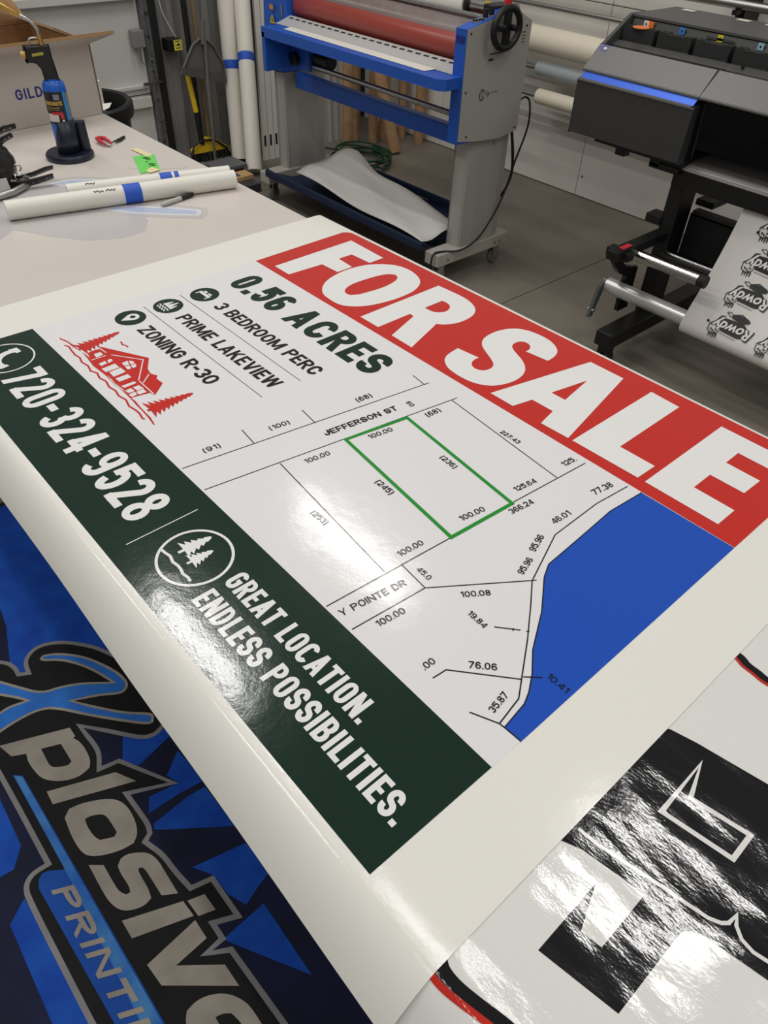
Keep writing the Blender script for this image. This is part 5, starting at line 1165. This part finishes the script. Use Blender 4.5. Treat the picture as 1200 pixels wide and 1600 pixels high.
# ------------------------------------------------------------------ black strapped gear
gr = thing('strapped_gear', 'bundle of black leather gear with perforated straps and metal buckles', 'gear', (-2.25, 0.62, 0.9))
LEA = mat('black leather', (14, 14, 15), 0.42, bump=[(45, 0.003)])
random.seed(12)
body = MB()
NTH, NPH = 28, 14
rows = []
for i in range(NPH + 1):
    ph = math.pi * i / NPH
    row = []
    for j in range(NTH + 1):
        th = math.tau * j / NTH
        k = 1 + 0.10 * math.sin(3 * th + 2 * ph) + 0.06 * math.sin(7 * th + 5 * ph)
        row.append((-2.27 + 0.115 * k * math.sin(ph) * math.cos(th), 0.565 + 0.10 * k * math.sin(ph) * math.sin(th), max(0.925, 0.96 + 0.062 * k * math.cos(ph))))
    rows.append(row)
body.grid(rows).build('leather_body', LEA, gr, smooth=70)
for cx_, cy_, cz_, rr in ((-2.30, 0.60, 0.985, 0.045), (-2.22, 0.60, 0.945, 0.045), (-2.25, 0.63, 0.958, 0.034)):
    MB().grid([[(cx_ + rr * (1 + 0.12 * math.sin(4 * th + ph * 3)) * math.sin(ph) * math.cos(th), cy_ + rr * (1 + 0.12 * math.sin(5 * th)) * math.sin(ph) * math.sin(th), max(0.903, cz_ + rr * 0.8 * math.cos(ph))) for th in [j * math.tau / 20 for j in range(21)]] for ph in [math.pi * i / 10 for i in range(11)]]).build('leather_fold', LEA, gr, smooth=70)
def strap(name, pts, w, holes=0):
    """flat strap along pts, width w, with punched dots"""
    pts = [Vector(p) for p in pts]
    b = MB()
    L_, Rr = [], []
    for i, p in enumerate(pts):
        t = (pts[min(i + 1, len(pts) - 1)] - pts[max(i - 1, 0)]).normalized()
        s_ = Vector((0.55, -0.25, 0.8))
        s_ = (s_ - t * s_.dot(t)).normalized()
        ww = w * (0.75 if i == len(pts) - 1 else 1)
        L_.append(p + s_ * ww / 2)
        Rr.append(p - s_ * ww / 2)
    b.grid([L_, Rr])
    o_ = b.build(name, LEA, gr, solid=0.003, smooth=50)
    d = MB()
    for k in range(holes):
        f = (k + 1.0) / (holes + 1) * (len(pts) - 1)
        i = min(int(f), len(pts) - 2)
        p = pts[i].lerp(pts[i + 1], f - i)
        n = (pts[i + 1] - pts[i]).cross(L_[i] - pts[i]).normalized()
        for sg in (-1, 1):
            d.cyl(p + n * sg * 0.0036, p + n * sg * 0.0040, 0.0022, 8)
    if holes:
        d.build('punched_hole', STEEL, o_)
strap('strap', [(-2.32, 0.61, 0.99), (-2.31, 0.645, 1.01), (-2.305, 0.68, 1.022), (-2.30, 0.712, 1.026)], 0.022, 5)
strap('strap', [(-2.30, 0.60, 0.97), (-2.29, 0.635, 0.985), (-2.285, 0.665, 1.003), (-2.28, 0.69, 1.012)], 0.022, 6)
strap('strap', [(-2.24, 0.62, 0.93), (-2.23, 0.66, 0.917), (-2.225, 0.70, 0.922), (-2.22, 0.735, 0.93), (-2.22, 0.755, 0.931)], 0.017, 0)
strap('strap', [(-2.20, 0.60, 0.916), (-2.185, 0.65, 0.916), (-2.18, 0.69, 0.918), (-2.175, 0.735, 0.924)], 0.024, 6)
for c in ((-2.215, 0.655, 0.945), (-2.225, 0.64, 0.958), (-2.195, 0.655, 0.928)):
    MB().tube([(c[0] + 0.004 * math.sin(2 * a), c[1] + 0.014 * math.cos(a), c[2] + 0.011 * math.sin(a)) for a in [i * math.tau / 16 for i in range(16)]], 0.0018, 6, closed=True).build('buckle', CHROME, gr, smooth=60)
MB().tube([(-2.145, 0.50, 0.912), (-2.140, 0.56, 0.911), (-2.150, 0.61, 0.911), (-2.175, 0.65, 0.911), (-2.195, 0.665, 0.912)], 0.009, 10).build('metal_rim', STEEL, gr, smooth=60)
MB().grid([[(-2.152, 0.555, 0.915), (-2.163, 0.555, 0.945)], [(-2.155, 0.585, 0.915), (-2.166, 0.585, 0.945)], [(-2.165, 0.612, 0.915), (-2.174, 0.612, 0.942)]]).build('white_patch', mat('pale patch', (186, 184, 180), 0.6), gr)
for c in ((-2.19, 0.655, 0.910), (-2.205, 0.672, 0.912)):
    MB().cyl((c[0], c[1], 0.901), (c[0], c[1], 0.925), 0.009, 14).build('rivet_post', CHROME, gr, smooth=40)

# ------------------------------------------------------------------ small things on the table
def paper_roll(label, p0, p1, r, tapes, scribble):
    t = thing('paper_roll', label, 'paper roll', p0, 'paper rolls on the work table')
    a, b = Vector(p0), Vector(p1)
    ax = b - a
    MB().lathe([(r - 0.004, 0.03), (r - 0.0035, 0.0), (r, 0.0), (r, ax.length), (r - 0.004, ax.length), (r - 0.004, ax.length - 0.03)], a, 36, ax).build('rolled_sheet', WHITE, t, smooth=40)
    for f, w, half in tapes:
        axn = ax.normalized()
        s_ = axn.cross(Vector((0, 0, 1))).normalized()
        rows = []
        for k in range(15):
            an = math.radians(-80 + (180 if half else 170) * k / 14)
            d = s_ * math.cos(an) * (r + 0.0008) + Vector((0, 0, 1)) * math.sin(an) * (r + 0.0008)
            rows.append([a + ax * f + d, a + ax * f + axn * w + d])
        MB().grid(rows).build('tape_band', TAPE, t, smooth=60)
    if scribble:
        axn = ax.normalized()
        s_ = axn.cross(Vector((0, 0, 1))).normalized()
        for f in scribble:
            pts = []
            for k in range(8):
                an = math.radians(58 + 6 * math.sin(k * 2.3 + f * 40) + 3 * math.sin(k * 0.9))
                pts.append(a + ax * f + axn * (k * 0.0035) + s_ * math.cos(an) * (r + 0.0008) + Vector((0, 0, math.sin(an) * (r + 0.0008))))
            MB().tube(pts, 0.0011, 5).build('marker_scribble', BLACK, t)
paper_roll('longer white paper roll with a blue tape band lying across the table', (-1.999, 0.540, 0.924), (-1.862, 1.120, 0.924), 0.0235, [(0.485, 0.045, True)], [0.36, 0.41])
paper_roll('shorter white paper roll with blue tape lying behind the longer one', (-2.055, 0.720, 0.9185), (-1.930, 1.146, 0.9185), 0.018, [(0.555, 0.033, True), (0.645, 0.012, True)], [0.11])
mk = thing('marker_pen', 'grey marker pen with a black cap beside the paper roll', 'marker', (-1.86, 0.93, 0.9))
ma, mb_ = Vector((-1.852, 0.885, 0.9065)), Vector((-1.872, 0.992, 0.9065))
md = (mb_ - ma)
MB().lathe([(0.0, 0.0), (0.004, 0.0), (0.0062, 0.012), (0.0062, md.length * 0.62)], ma, 18, md).build('barrel', mat('silver marker barrel', (176, 174, 172), 0.4), mk, smooth=40)
MB().lathe([(0.0065, md.length * 0.6), (0.0065, md.length * 0.86), (0.0045, md.length), (0.0, md.length)], ma, 18, md).build('cap', BLACK, mk, smooth=40)
sn2 = thing('wire_snips', 'small red-handled snips lying open on the beige table', 'snips', (-2.43, 1.0, 0.9))
RED = mat('red handle plastic', (190, 38, 52), 0.4)
MB().tube([(-2.455, 0.992, 0.910), (-2.43, 0.988, 0.913), (-2.405, 0.990, 0.910), (-2.392, 0.990, 0.908)], 0.006, 8, rs=[0.005, 0.0065, 0.005, 0.003]).build('handle', RED, sn2, smooth=60)
MB().tube([(-2.455, 0.998, 0.912), (-2.428, 1.006, 0.915), (-2.405, 1.010, 0.911), (-2.392, 1.012, 0.908)], 0.006, 8, rs=[0.005, 0.0065, 0.005, 0.003]).build('handle', RED, sn2, smooth=60)
MB().tube([(-2.400, 0.995, 0.906), (-2.388, 1.000, 0.905), (-2.380, 1.002, 0.904)], 0.004, 8).build('blade', CHROME, sn2, smooth=60)
tw = thing('tweezers', 'slim black tweezers lying beside the red snips', 'tweezers', (-2.42, 1.05, 0.9))
MB().tube([(-2.440, 1.078, 0.9045), (-2.425, 1.052, 0.9045), (-2.414, 1.020, 0.9035)], 0.003, 8, rs=[0.0042, 0.0036, 0.0010]).build('arm', BLACK, tw, smooth=60)
MB().tube([(-2.440, 1.078, 0.9045), (-2.418, 1.055, 0.9045), (-2.398, 1.026, 0.9035)], 0.003, 8, rs=[0.0042, 0.0036, 0.0010]).build('arm', BLACK, tw, smooth=60)
gn = thing('green_note', 'bright green handwritten tag taped to the table', 'note', (-2.18, 1.02, 0.9))
gq = [(-2.257, 1.013), (-2.245, 1.077), (-2.108, 1.020), (-2.113, 0.962)]
MB().prism(gq, 'z', 0.9008, 0.9022).build('note_card', mat('bright green card', (106, 206, 92), 0.6), gn)
MT = mat('cream masking tape', (222, 208, 160), 0.7)
MB().prism([(-2.325, 1.040), (-2.322, 1.062), (-2.236, 1.068), (-2.232, 1.046)], 'z', 0.9022, 0.9030).build('tape_strip', MT, gn)
MB().prism([(-2.125, 0.985), (-2.140, 1.012), (-2.105, 1.022), (-2.100, 0.984)], 'z', 0.9022, 0.9030).build('tape_strip', MT, gn)
CT = mat('clear tape', (206, 200, 192), 0.3)
MB().prism([(-2.200, 0.962), (-2.165, 0.955), (-2.160, 0.985), (-2.205, 0.990)], 'z', 0.9003, 0.9008).build('clear_tape', CT, gn)
MB().prism([(-2.160, 1.045), (-2.115, 1.03), (-2.080, 1.10), (-2.150, 1.098)], 'z', 0.9003, 0.9008).build('clear_tape', CT, gn)
sc2 = MB()
for l in ([(-2.235, 1.03), (-2.222, 1.045), (-2.226, 1.03), (-2.212, 1.046), (-2.214, 1.03), (-2.20, 1.042)], [(-2.175, 1.02), (-2.160, 1.035), (-2.165, 1.015), (-2.148, 1.03), (-2.152, 1.01)], [(-2.195, 1.03), (-2.188, 1.018)]):
    sc2.tube([(u, v, 0.9024) for u, v in l], 0.0011, 5)
sc2.build('handwriting', BLACK, gn)
